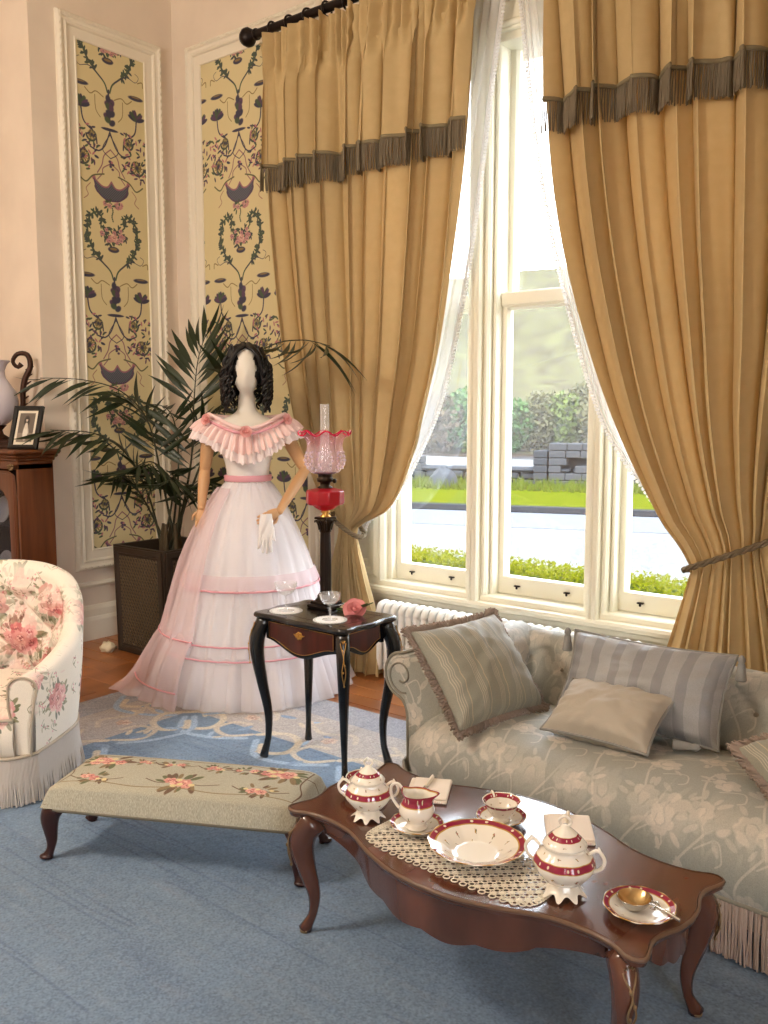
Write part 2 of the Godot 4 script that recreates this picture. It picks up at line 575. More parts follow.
	var mp := [Vector2(0, 0), Vector2(0, .02), Vector2(.012, .034), Vector2(.028, .036), Vector2(.034, .026), Vector2(.05, .022), Vector2(.062, .03), Vector2(.07, .026), Vector2(.074, .012), Vector2(.125, .010), Vector2(.13, .016), Vector2(.138, .014), Vector2(.14, 0)]
	wall_panel(Transform3D(Basis(Vector3(0, 0, -1), Vector3.UP, Vector3.RIGHT), Vector3(WX, 0, 0)), 3.275, .455, 4.06, 3.945, mp, 3.645, "trim_2")
	wall_panel(Transform3D(Basis(), Vector3(0, 0, WZ)), -5.03, .455, -3.80, 3.93, mp, -4.53, "trim_3")
	unseen_ceiling_lamp()

func wall_panel(t: Transform3D, x0: float, y0: float, x1: float, y1: float, mp: Array, mid: float, called: String) -> void:
	var g := G.new()
	g.tr = t
	g.frame(x0, y0, x1, y1, mp)
	var o := part(g, called, M.trim_paint, self); o.set_meta("kind", "structure")
	# carved beads along the moulding's outer roll
	g = G.new(); g.tr = t
	var n := int((y1 - y0) / .045)
	for k in n:
		for x in [x0 + .02, x1 - .02]:
			g.ball(Vector3(x, y0 + .02 + k * (y1 - y0 - .04) / (n - 1), .035), Vector3(.006, .016, .006), 6, 4)
	n = int((x1 - x0) / .045)
	for k in n:
		for y in [y0 + .02, y1 - .02]:
			g.ball(Vector3(x0 + .02 + k * (x1 - x0 - .04) / (n - 1), y, .035), Vector3(.016, .006, .006), 6, 4)
	var bd := part(g, "carved_beading", M.trim_paint, o); bd.set_meta("kind", "stuff")
	g = G.new(); g.tr = t
	var a := x0 + .138; var b := x1 - .138; var c := y0 + .138; var d := y1 - .138
	var uv := func(x: float, y: float) -> Vector2: return Vector2((x - mid) / .58 + .5, (2.93 - y) / 1.185)
	g.flat([Vector3(a, c, .006), Vector3(b, c, .006), Vector3(b, d, .006), Vector3(a, d, .006)], [uv.call(a, c), uv.call(b, c), uv.call(b, d), uv.call(a, d)])
	part(g, "wallpaper_panel", M.wallpaper, o)

func wall_holes(g: G, o: Vector3, along: Vector3, L: float, holes: Array) -> void:
	# a wall with tall window openings, y .5 .. 3.4; the room lies to the right of its run
	var out := along.cross(Vector3.UP)
	var seg := func(a: float, b: float, y0: float, y1: float) -> void:
		var c := o + along * (a + b) / 2 + Vector3.UP * (y0 + y1) / 2 + out * .15 * (1 if true else 0)
		var s := Vector3(absf(along.x) * (b - a) + absf(out.x) * .3, y1 - y0, absf(along.z) * (b - a) + absf(out.z) * .3)
		g.box(c, s)
	var x := -.3
	for h in holes:
		seg.call(x, h[0], -.2, TOP + .1)
		seg.call(h[0], h[1], -.2, .5)
		seg.call(h[0], h[1], 3.4, TOP + .1)
		x = h[1]
	seg.call(x, L + .3, -.2, TOP + .1)

func unseen_ceiling_lamp() -> void:  # unseen hanging lamp, out of view, placed to light the left wall warmly
	var t := thing("unseen_ceiling_lamp", "unseen brass ceiling lamp with eight frosted globes, out of view, lighting the left wall", "unseen_ceiling_lamp", Vector3(-3.4, 3.35, .2))
	var g := G.new()
	g.tube([Vector3(0, .1, 0), Vector3(0, TOP - 3.35, 0)], .012, 8)
	part(g, "chain_rod", M.brass, t)
	g = G.new()
	g.lathe([Vector2(0, -.12), Vector2(.03, -.1), Vector2(.06, -.03), Vector2(.03, .03), Vector2(.045, .08), Vector2(0, .12)], 16)
	part(g, "hub", M.brass, t)
	var gm := mat("globe_glow", Color(1, .95, .85), .5)
	gm.emission_enabled = true; gm.emission = Color(1, .93, .82); gm.emission_energy_multiplier = 2.0
	for k in 8:
		var a := TAU * k / 8
		var d := Vector3(cos(a), 0, sin(a))
		g = G.new()
		g.tube(curve([Vector3.ZERO, d * .2 + Vector3.DOWN * .06, d * .4 + Vector3.DOWN * .02, d * .45 + Vector3.UP * .05], 10), .008, 6)
		part(g, "arm", M.brass, t)
		g = G.new()
		g.ball(d * .45 + Vector3.UP * .12, Vector3(.06, .07, .06))
		part(g, "globe", gm, t)
	var l := OmniLight3D.new()
	l.name = "unseen_ceiling_light"  # light of the unseen lamp, aimed at the left wall and gown
	l.light_color = Color(1, .95, .885)
	l.light_energy = 6.0
	l.light_size = .35
	l.omni_range = 20.0
	l.omni_attenuation = 2.0
	l.shadow_enabled = true
	l.position = Vector3(-3.4, 3.05, .2)
	add_child(l)

func wallpaper() -> ImageTexture:
	var p := Paint.new(256, 512, Color(.86, .80, .62))
	var r := RandomNumberGenerator.new(); r.seed = 21
	var ink := Color(.26, .25, .33); var vio := Color(.38, .28, .38); var grn := Color(.30, .36, .28); var pnk := Color(.72, .47, .50); var tan := Color(.55, .46, .30)
	var both := func(f: Callable) -> void:
		f.call(1.0); f.call(-1.0)
	# hanging crescent basket at the top of the repeat
	for j in range(-26, 27):
		var hw := 58.0 * sqrt(maxf(0.0, 1.0 - pow((j + 8.0) / 34.0, 2))) if j > -8 else 58.0 - (j + 26) * .1
		for i in range(-int(hw), int(hw) + 1):
			var top := -6.0 - 20.0 * pow(absf(i) / 58.0, 2.4) - 16.0 * exp(-pow(i / 7.0, 2))
			if j > top:
				var wv := .5 + .5 * sin(i * .9) * sin(j * .9)
				p.im.set_pixel(128 + i, posmod(j, 512), Color(.27, .28, .35).lerp(Color(.50, .50, .50), wv * .8))
	both.call(func(s: float) -> void:
		p.dab(128 + s * 58, -27, 7, 7, 0, pnk, .3); p.stroke([Vector2(128 + s * 58, -27), Vector2(128 + s * 34, -9), Vector2(128 + s * 14, -8), Vector2(128, -24)], 2.6, pnk.lerp(vio, .3)); p.stroke([Vector2(128 + s * 58, -24), Vector2(128 + s * 48, 6), Vector2(128 + s * 26, 24), Vector2(128, 28)], 2.2, vio)
		p.stroke([Vector2(128 + s * 46, -24), Vector2(128 + s * 30, -42), Vector2(128 + s * 26, -58), Vector2(128, -74)], 1.6, pnk.lerp(ink, .3))
		p.stroke([Vector2(128 + s * 70, -10), Vector2(128 + s * 84, 6), Vector2(128 + s * 78, 22), Vector2(128 + s * 92, 34)], 1.3, pnk.lerp(tan, .4)))
	for k in 9:
		p.rose(128 + r.randf_range(-30, 30), 38 + r.randf_range(-6, 10), 8, vio, pnk, Color(.84, .68, .62), r); p.leaf(128 + r.randf_range(-30, 30), 38 + r.randf_range(-8, 12), 14, r.randf() * TAU, grn)
	for k in 8: p.dab(128 + sin(k) * 2, 48 + k * 5, 2.6, 3, 0, grn, .4)
	# heart-shaped leaf wreath
	both.call(func(s: float) -> void:
		var pts := [Vector2(128 + s * 40, 96), Vector2(128 + s * 36, 78), Vector2(128 + s * 54, 66), Vector2(128 + s * 78, 84), Vector2(128 + s * 84, 124), Vector2(128 + s * 72, 164), Vector2(128 + s * 44, 196), Vector2(128 + s * 14, 222), Vector2(128 + s * 4, 246)]
		p.stroke(pts, 2.6, grn)
		var cv := Curve2D.new()
		for k in 7:
			var t: Vector2 = (pts[min(k + 1, 8)] - pts[max(k - 1, 0)]) / 6.0
			cv.add_point(pts[k], -t, t)
		for k in 84:
			var q := cv.sample_baked(cv.get_baked_length() * k / 83.0)
			p.leaf(q.x, q.y, r.randf_range(11, 17), r.randf() * TAU, grn.lerp(ink, r.randf() * .5))
		p.stroke([Vector2(128 + s * 20, 216), Vector2(128 + s * 60, 190), Vector2(128 + s * 92, 196), Vector2(128 + s * 104, 180), Vector2(128 + s * 92, 172)], 2.0, ink, true)
		p.stroke([Vector2(128 + s * 100, 196), Vector2(128 + s * 116, 190), Vector2(128 + s * 118, 204)], 1.6, tan))
	# bouquet in a small basket
	for k in 70:
		var a := r.randf() * TAU
		var d := sqrt(r.randf())
		p.leaf(128 + cos(a) * d * 44, 124 + sin(a) * d * 26, 14, r.randf() * TAU, grn.lerp(ink, r.randf() * .7))
	for k in 13:
		var a := r.randf() * TAU
		var d := sqrt(r.randf())
		p.rose(128 + cos(a) * d * 40, 122 + sin(a) * d * 20, r.randf_range(6, 9), vio, pnk, Color(.83, .66, .62), r)
	p.rose(130, 130, 13, Color(.6, .35, .38), Color(.8, .58, .55), Color(.9, .78, .7), r)
	p.dab(128, 162, 20, 9, 0, ink, .2); p.dab(128, 160, 14, 4, 0, tan, .3)
	# stem, trophy figure and pendants
	p.stroke([Vector2(128, 240), Vector2(126, 280), Vector2(130, 330)], 3.0, ink)
	for k in 16: p.dab(128 + r.randf_range(-11, 11), 262 + r.randf_range(0, 66), 12, 9, r.randf() * 3, [ink, vio, grn, ink][k % 4], .35)
	both.call(func(s: float) -> void:
		p.dab(128 + s * 92, 240, 28, 7, 0, ink, .25); p.dab(128 + s * 92, 237, 18, 2.4, 0, tan, .4)
		p.stroke([Vector2(128 + s * 18, 262), Vector2(128 + s * 42, 252), Vector2(128 + s * 60, 262), Vector2(128 + s * 78, 250)], 1.5, tan)
		p.stroke([Vector2(128 + s * 46, 262), Vector2(128 + s * 44, 300), Vector2(128 + s * 30, 318)], 1.2, tan)
		for k in 14: p.leaf(128 + s * 92, 302, 30, -PI / 2 + r.randf_range(-1.3, 1.3), [ink, grn, vio][k % 3])
		p.stroke([Vector2(128 + s * 92, 304), Vector2(128 + s * 84, 340), Vector2(128 + s * 50, 366), Vector2(128 + s * 44, 392)], 2.4, ink)
		# sunflower spirals
		for c in [[60.0, 372.0, 18.0], [90.0, 432.0, 25.0]]:
			var sp := []
			for k in 14: sp.append(Vector2(128 + s * (c[0] + cos(k * .55) * c[2] * (1 - k * .045)), c[1] + sin(k * .55) * c[2] * (1 - k * .045)))
			p.stroke(sp, 3.2, grn.lerp(ink, .4))
			for k in 12: p.leaf(128 + s * c[0] + cos(k * TAU / 12) * c[2] * .3, c[1] + sin(k * TAU / 12) * c[2] * .3, c[2] * .5, k * TAU / 12, tan.lerp(Color(.75, .68, .45), .5 if k % 2 else .0))
			p.dab(128 + s * c[0], c[1], c[2] * .42, c[2] * .42, 0, tan.lerp(grn, .4), .4)
			p.dab(128 + s * c[0], c[1], c[2] * .25, c[2] * .25, 0, ink, .4)
		for k in 60: p.leaf(128 + s * r.randf_range(46, 126), r.randf_range(346, 466), 14, r.randf() * TAU, [grn, ink, vio, pnk][k % 4])
		p.stroke([Vector2(128 + s * 24, 470), Vector2(128 + s * 60, 480), Vector2(128 + s * 84, 500), Vector2(128 + s * 108, 486)], 2.2, grn.lerp(tan, .4)); p.stroke([Vector2(128, 352), Vector2(128 + s * 18, 392), Vector2(128 + s * 40, 410), Vector2(128 + s * 66, 404)], 2.2, ink)
		p.stroke([Vector2(128, 400), Vector2(128 + s * 22, 420), Vector2(128 + s * 30, 446), Vector2(128 + s * 46, 470)], 1.8, pnk.lerp(ink, .3))
		p.stroke([Vector2(128, 360), Vector2(128 + s * 26, 402), Vector2(128, 424)], 1.3, ink))
	p.dab(128, 346, 30, 4.5, 0, ink, .2)
	for k in 10: p.dab(128 + r.randf_range(-8, 8), 440 + r.randf_range(-12, 14), 5, 4, 0, [vio, pnk, ink][k % 3], .4)
	return p.tex()

func window() -> void:
	var t := Node3D.new()
	t.name = "window_1"; add_child(t)
	tag(t, "tall triple sash window with cream painted frames between the gold curtains", "window", "", "structure")
	var zg := -4.25
	var y0 := .60; var y1 := 3.36; var ym := 2.10
	var lights := [[-3.225, -2.785], [-2.52, -2.055], [-1.82, -1.36]]
	# jamb linings and moulded mullions
	var strips := func(g: G, xa: float, xb: float) -> void:
		var xc := (xa + xb) / 2
		var w := xb - xa
		g.box(Vector3(xc, 1.94, -4.235), Vector3(w, 3.0, .13), .004)
		g.box(Vector3(xc, 1.94, -4.155), Vector3(w * .72, 3.0, .05), .006)
		g.box(Vector3(xc, 1.94, -4.12), Vector3(w * .36, 3.0, .05), .008)
		for s in [-1, 1]:
			g.tube([Vector3(xc + s * w * .27, .45, -4.132), Vector3(xc + s * w * .27, 3.43, -4.132)], .012, 10)
			g.tube([Vector3(xc + s * w * .43, .45, -4.172), Vector3(xc + s * w * .43, 3.43, -4.172)], .011, 10)
			g.tube([Vector3(xc + s * w * .1, .45, -4.098), Vector3(xc + s * w * .1, 3.43, -4.098)], .012, 10)
	for x in [[-2.745, -2.56], [-2.025, -1.86]]:
		var g := G.new()
		strips.call(g, x[0], x[1])
		part(g, "mullion", M.window_paint, t)
	var g := G.new()
	for x in [[-3.46, -3.27], [-1.34, -1.295]]:
		g.box(Vector3((x[0] + x[1]) / 2, 1.94, -4.27), Vector3(x[1] - x[0], 3.0, .2), .004)
	g.box(Vector3(-2.38, 3.42, -4.25), Vector3(2.16, .1, .2), .004)
	part(g, "jamb_lining", M.window_paint, t)
	# panelled case at the side of the lights
	g = G.new()
	g.frame(-3.70, .47, -3.30, 3.75, [Vector2(0, 0), Vector2(0, .03), Vector2(.02, .05), Vector2(.04, .045), Vector2(.06, .06), Vector2(.09, .055), Vector2(.10, .035), Vector2(.13, .03), Vector2(.14, .015), Vector2(.2, .015)])
	g.tr = Transform3D(Basis(), Vector3(0, 0, 0))
	var ar := part(g, "architrave", M.window_paint, t); ar.position.z = WZ
	g = G.new()
	g.box(Vector3(-1.27, 2.1, WZ + .03), Vector3(.1, 3.3, .06), .008)
	g.box(Vector3(-1.16, 2.1, WZ + .02), Vector3(.12, 3.3, .04), .008)
	part(g, "architrave", M.window_paint, t)
	g = G.new()
	g.box(Vector3(-2.45, 3.58, WZ + .025), Vector3(2.3, .34, .05), .006)
	for k in 3: g.tube([Vector3(-3.6, 3.44 + k * .12, WZ + .05), Vector3(-1.2, 3.44 + k * .12, WZ + .05)], .018, 8)
	part(g, "head_moulding", M.window_paint, t)
	# sashes, panes, lifts
	for li in 3:
		var a: float = lights[li][0]; var b: float = lights[li][1]
		var lo := G.new()
		lo.tr = Transform3D(Basis(), Vector3(0, 0, zg))
		lo.frame(a - .045, y0 - .095, b + .045, ym - .02, [Vector2(0, -.03), Vector2(0, .03), Vector2(.034, .03), Vector2(.045, .005), Vector2(.045, -.02)])
		lo.box(Vector3((a + b) / 2, y0 - .047, .003), Vector3(b - a + .09, .094, .056), .004)
		lo.box(Vector3((a + b) / 2, ym - .01, .01), Vector3(b - a + .09, .075, .07), .008)
		var sl := part(lo, "lower_sash", M.window_paint, t)
		var pg := G.new()
		pg.box(Vector3((a + b) / 2, (y0 + ym) / 2, zg), Vector3(b - a + .02, ym - y0, .004))
		part(pg, "pane", M.pane_glass, sl)
		var up := G.new()
		up.tr = Transform3D(Basis(), Vector3(0, 0, zg - .05))
		up.frame(a - .045, ym - .05, b + .045, y1 + .06, [Vector2(0, -.02), Vector2(0, .025), Vector2(.034, .025), Vector2(.045, .005), Vector2(.045, -.02)])
		up.box(Vector3((a + b) / 2, ym - .01, 0), Vector3(b - a + .09, .06, .045), .004)
		var su := part(up, "upper_sash", M.window_paint, t)
		pg = G.new()
		pg.box(Vector3((a + b) / 2, (ym + y1) / 2, zg - .05), Vector3(b - a + .02, y1 - ym, .004))
		part(pg, "pane", M.pane_glass, su)
		# moulded rail under the meeting rail and rough putty edge
		for s in [.18, .82]:
			var cg := G.new()
			cg.box(Vector3(lerpf(a, b, s), y0 - .045, zg + .042), Vector3(.034, .008, .02), .003)
			cg.box(Vector3(lerpf(a, b, s), y0 - .053, zg + .046), Vector3(.012, .018, .008), .003)
			part(cg, "sash_lift", M.dark_metal, sl)
		# black fastener on the meeting rail
		if li == 1:
			var fg := G.new()
			fg.box(Vector3(lerpf(a, b, .8), ym + .035, zg + .01), Vector3(.03, .02, .02), .004)
			part(fg, "sash_fastener", M.dark_metal, sl)
	g = G.new()
	g.mould(Vector3(-3.72, .36, WZ), Vector3(-1.05, .36, WZ), Vector3.BACK, [Vector2(0, 0), Vector2(.02, .005), Vector2(.03, .03), Vector2(.05, .035), Vector2(.055, .06), Vector2(.085, .07), Vector2(.09, .09), Vector2(.085, .105), Vector2(.04, .11), Vector2(.04, .13), Vector2(0, .135)])
	g.box(Vector3(-2.38, .47, -4.19), Vector3(2.16, .06, .14), .006)
	part(g, "window_sill", M.window_paint, t)

func outside() -> void:
	var gy := -.6
	var m: StandardMaterial3D
	m = mat("gravel", Color(.40, .395, .39), .95, 0, noise_tex(31, .05, Color(.75, .75, .75), Color(1, 1, 1), 256), .6)
	m = mat("tarmac", Color(.33, .335, .35), .95)
	m = mat("kerb_stone", Color(.19, .19, .20), .9)
	m = mat("lawn", Color(.285, .295, .06), .95, 0, noise_tex(33, .03, Color(.75, .8, .6), Color(1, 1, 1), 256), .3)
	m = mat("long_grass", Color(.22, .255, .09), .95); m.backlight_enabled = true; m.backlight = Color(.3, .3, .1)
	m = mat("hedge_leaf", Color(.30, .305, .03), .9); m.backlight_enabled = true; m.backlight = Color(.4, .4, .05)
	m = mat("hedge_wood", Color(.20, .225, .05), .95)
	m = mat("wall_stone", Color(.27, .275, .29), .95, 0, noise_tex(35, .06, Color(.6, .6, .6), Color(1, 1, 1), 256), 1.2)
	m = mat("wall_stone_pale", Color(.315, .315, .325), .95, 0, M.wall_stone.albedo_texture, 1.2)
	m = mat("lake", Color(.28, .29, .31), .15)
	m = mat("heath", Color(.325, .32, .24), 1.0, 0, noise_tex(37, .012, Color(.62, .56, .60), Color(1, 1, .86), 1024, 6), .006)
	m.uv1_world_triplanar = true
	for k in 4: mat("tree_%d" % k, [Color(.26, .34, .20), Color(.34, .30, .24), Color(.34, .38, .20), Color(.32, .31, .22)][k], 1.0)
	mat("tree_trunk", Color(.2, .17, .14), .95)
	for q in ["gravel", "tarmac", "kerb_stone", "lawn", "long_grass", "hedge_leaf", "hedge_wood", "wall_stone", "wall_stone_pale", "heath", "tree_0", "tree_1", "tree_2", "tree_3", "tree_trunk"]: M[q].specular_mode = BaseMaterial3D.SPECULAR_DISABLED
	# frame of reference: a kerb line seen through two lights
	var k0 := level(440, 510, gy); var k1 := level(545, 513.7, gy)
	var dx := (k1 - k0).normalized()
	var dz := Vector3(-dx.z, 0, dx.x)
	if dz.z > 0: dz = -dz
	var bs := Basis(dx, Vector3.UP, -dz)
	var at := Transform3D(bs, (k0 + k1) / 2)   # local -z leads away from the house
	var g := G.new()
	g.box(Vector3(-3, gy - .5, -19.5), Vector3(90, 1.0, 30))
	var o := part(g, "driveway", M.gravel, self); o.set_meta("kind", "structure")
	tag(o, "pale gravel driveway running past the window", "driveway", "", "structure")
	g = G.new(); g.tr = at
	g.box(Vector3(0, .004, 1.2), Vector3(70, .008, 2.4))
	single(g, "road_strip", M.tarmac, "pale grey tarmac strip beside the lawn kerb", "road", "", "structure")
	g = G.new(); g.tr = at
	g.box(Vector3(0, .07, -.1), Vector3(70, .14, .16), .02)
	single(g, "kerb", M.kerb_stone, "dark stone kerb along the edge of the lawn", "kerb", "", "structure")
	g = G.new(); g.tr = at
	g.grid(60, 10, func(u: float, v: float) -> Vector3: return Vector3((u - .5) * 70, .12 + .02 * sin(u * 90) * v, -.18 - v * 5.6), 1, 1)
	single(g, "lawn", M.lawn, "strip of bright mown grass between driveway and stone wall", "lawn", "", "structure")
	var r := RandomNumberGenerator.new(); r.seed = 12
	# long grass at the foot of the wall
	g = G.new(); g.tr = at
	for k in 3600:
		var p := Vector3(r.randf_range(-14, 16), .10, -r.randf_range(3.6, 5.6))
		var h := r.randf_range(.12, .34)
		var d := Vector3(r.randf_range(-.16, .16), h, r.randf_range(-.1, .1))
		var s := Vector3(.03, 0, r.randf_range(-.02, .02))
		g.flat([p - s, p + s, p + d])
	single(g, "long_grass", M.long_grass, "tall unmown grass growing along the foot of the stone wall", "grass", "", "stuff")
	# garden wall: rough stones, two square piers and a rounded boulder
	var w := thing("stone_wall", "low grey dry-stone garden wall with square piers beyond the lawn", "wall", at.origin + bs * Vector3(0, .05, -6.1), atan2(-dx.z, dx.x))
	var rubble := G.new()
	for row in 2:
		var x := -13.0
		while x < 15.0:
			var L := r.randf_range(.35, .8)
			rubble.box(Vector3(x + L / 2, .10 + row * .2 + r.randf_range(-.02, .02), r.randf_range(-.05, .05)), Vector3(L - .03, .2, .5 + r.randf() * .1), .05)
			x += L
	var rb := part(rubble, "rubble_courses", M.wall_stone, w); rb.set_meta("kind", "stuff")
	for k in 16:
		var cg := G.new()
		cg.box(Vector3(-13 + k * 1.75 + .85, .46, 0), Vector3(1.7, .12, .6), .05)
		part(cg, "coping_stone", M.wall_stone, w)
	# a ruined gate-house front stands in the wall line: pale ashlar round a small window, a darker block beside it
	var wx := func(px: float) -> float: return (w.transform.affine_inverse() * level(px, 489, gy)).x
	var col := func(xa: float, xb: float, rows: int, mt: Material, hole := false) -> void:
		for row in rows:
			var x := xa
			while x < xb - .05:
				var L := minf(r.randf_range(.3, .5), xb - x)
				if xb - x - L < .15: L = xb - x
				var pier := G.new()
				pier.box(Vector3(x + L / 2, .1 + row * .2, .1), Vector3(L - .012, .19, .55), .02)
				if not (hole and row in [2, 3] and absf(x + L / 2 - (xa + xb) / 2) < .25): part(pier, "stone_block", mt, w)
				x += L
	col.call(wx.call(549), wx.call(592), 6, M.wall_stone_pale, true)
	var win := G.new()
	win.box(Vector3((wx.call(549) + wx.call(592)) / 2, .6, -.3), Vector3(.9, .6, .2))
	part(win, "recessed_wall", M.wall_stone_pale, w)
	col.call(wx.call(533), wx.call(548), 5, M.wall_stone)
	col.call(wx.call(404), wx.call(412), 4, M.wall_stone_pale)
	col.call(wx.call(620), wx.call(640), 4, M.wall_stone_pale)
	g = G.new()
	var bn := FastNoiseLite.new(); bn.seed = 5; bn.frequency = .9
	g.grid(24, 12, func(u: float, v: float) -> Vector3:
		var d := Vector3(cos(-u * TAU) * cos((v - .35) * 2.4), maxf(-.2, sin((v - .35) * 2.4)), sin(-u * TAU) * cos((v - .35) * 2.4))
		return d * Vector3(.42, .5, .4) * (1 + .15 * bn.get_noise_3dv(d * 2)), 1, 1, true)
	single(g, "boulder", M.wall_stone, "rounded dark boulder standing in the garden wall line", "boulder", "", "", level(443, 491, -.6) + Vector3(0, .1, 0))
	# clipped hedge under the window
	g = G.new()
	g.box(Vector3(-5.2, gy + .2, -8.35), Vector3(12, .40, .7), .1)
	var he := thing("hedge", "low clipped yellow-green hedge along the house under the window", "hedge")
	part(g, "branches", M.hedge_wood, he)
	g = G.new()
	for k in 16000:
		var p := Vector3(r.randf_range(-10, 1), gy + .14 + r.randf() * .34, -8.35 + r.randf_range(-.42, .42))
		if p.y < gy + .38 and absf(p.z + 8.35) < .3: p.y = gy + .38 + r.randf() * .10
		var a := Vector3(r.randf_range(-1, 1), r.randf_range(-.2, 1), r.randf_range(-1, 1)).normalized() * .034
		var b := Vector3(r.randf_range(-1, 1), r.randf_range(-1, 1), r.randf_range(-1, 1)).normalized() * .018
		g.flat([p - b, p + a, p + b, p - a * .3])
	var lv := part(g, "leaves", M.hedge_leaf, he); lv.set_meta("kind", "stuff")
	# lake, far shore, hills
	var far := Basis(Vector3.UP, deg_to_rad(28.0))
	g = G.new()
	g.grid(2, 2, func(u: float, v: float) -> Vector3: return far * Vector3((u - .5) * 900, -8.0, -60 - 240 * v))
	o = single(g, "lake", M.lake, "pale calm lake beyond the garden wall", "lake", "", "structure")
	var hn := FastNoiseLite.new(); hn.seed = 8; hn.frequency = .006; hn.fractal_octaves = 5
	g = G.new()
	g.grid(120, 60, func(u: float, v: float) -> Vector3:
		var x := (u - .5) * 1500
		var d := v * 620
		var h := -9.0 + 3.0 * smoothstep(0.0, 12.0, d) + 112 * smoothstep(20, 620, d) * (1.0 + .0005 * x) + hn.get_noise_2d(x, d) * 30 * smoothstep(30, 300, d)
		return far * Vector3(x, h, -188 - d))
	single(g, "hill", M.heath, "pale heathery mountainside rising beyond the lake", "hill", "", "structure")
	for k in 26:
		var x := -58.0 + k * 4.0 + r.randf_range(-2, 2)
		var back := r.randf_range(1, 14)
		var hgt := r.randf_range(11.5, 17)
		far_tree(far * Vector3(x, -7.6 + back * .12, -190 - back), hgt, r, k)
	# damp air over the lake
	var fog := FogVolume.new()
	fog.name = "lake_haze"
	fog.shape = RenderingServer.FOG_VOLUME_SHAPE_BOX
	fog.size = Vector3(900, 160, 180)
	fog.position = far * Vector3(0, 60, -150)
	fog.rotation.y = deg_to_rad(28.0)
	var fm := FogMaterial.new()
	fm.density = .00022; fm.albedo = Color(.95, .96, 1.0)
	fog.material = fm
	add_child(fog)
	tag(fog, "thin pale haze hanging over the lake", "haze", "", "stuff")
	# a darker wooded bank right behind the trees
	g = G.new()
	g.tube([far * Vector3(-260, -7.9, -189), far * Vector3(260, -7.9, -189)], .5, 6)
	single(g, "shore", M.tree_trunk, "dark stony shore line of the far bank", "shore", "", "structure")

func far_tree(p: Vector3, h: float, r: RandomNumberGenerator, k: int) -> void:
	var kinds := ["rounded dark green tree on the far lake shore", "bare greyish brown tree on the far lake shore", "pale olive green tree on the far lake shore", "dull brown broad tree on the far lake shore"]
	var kd := r.randi() % 4
	var t := thing("shore_tree", kinds[kd], "tree", p, r.randf() * TAU, "trees along the far shore")
	var g := G.new()
	g.tube([Vector3(0, -1, 0), Vector3(0, h * .5, 0)], h * .03, 5)
	part(g, "trunk", M.tree_trunk, t)
	g = G.new()
	for q in 1500:
		var d := Vector3(r.randfn(), r.randfn(), r.randfn()).normalized() * pow(r.randf(), .33)
		var c := Vector3(d.x * h * .46, h * .43 + d.y * h * .47, d.z * h * .4)
		var e := Vector3(r.randfn(), r.randfn(), r.randfn()).normalized() * h * .034
		var f := e.cross(Vector3(r.randfn(), r.randfn(), r.randfn())).normalized() * h * .03
		g.flat([c - e, c - f, c + e, c + f])
	part(g, "crown", M["tree_%d" % kd], t)

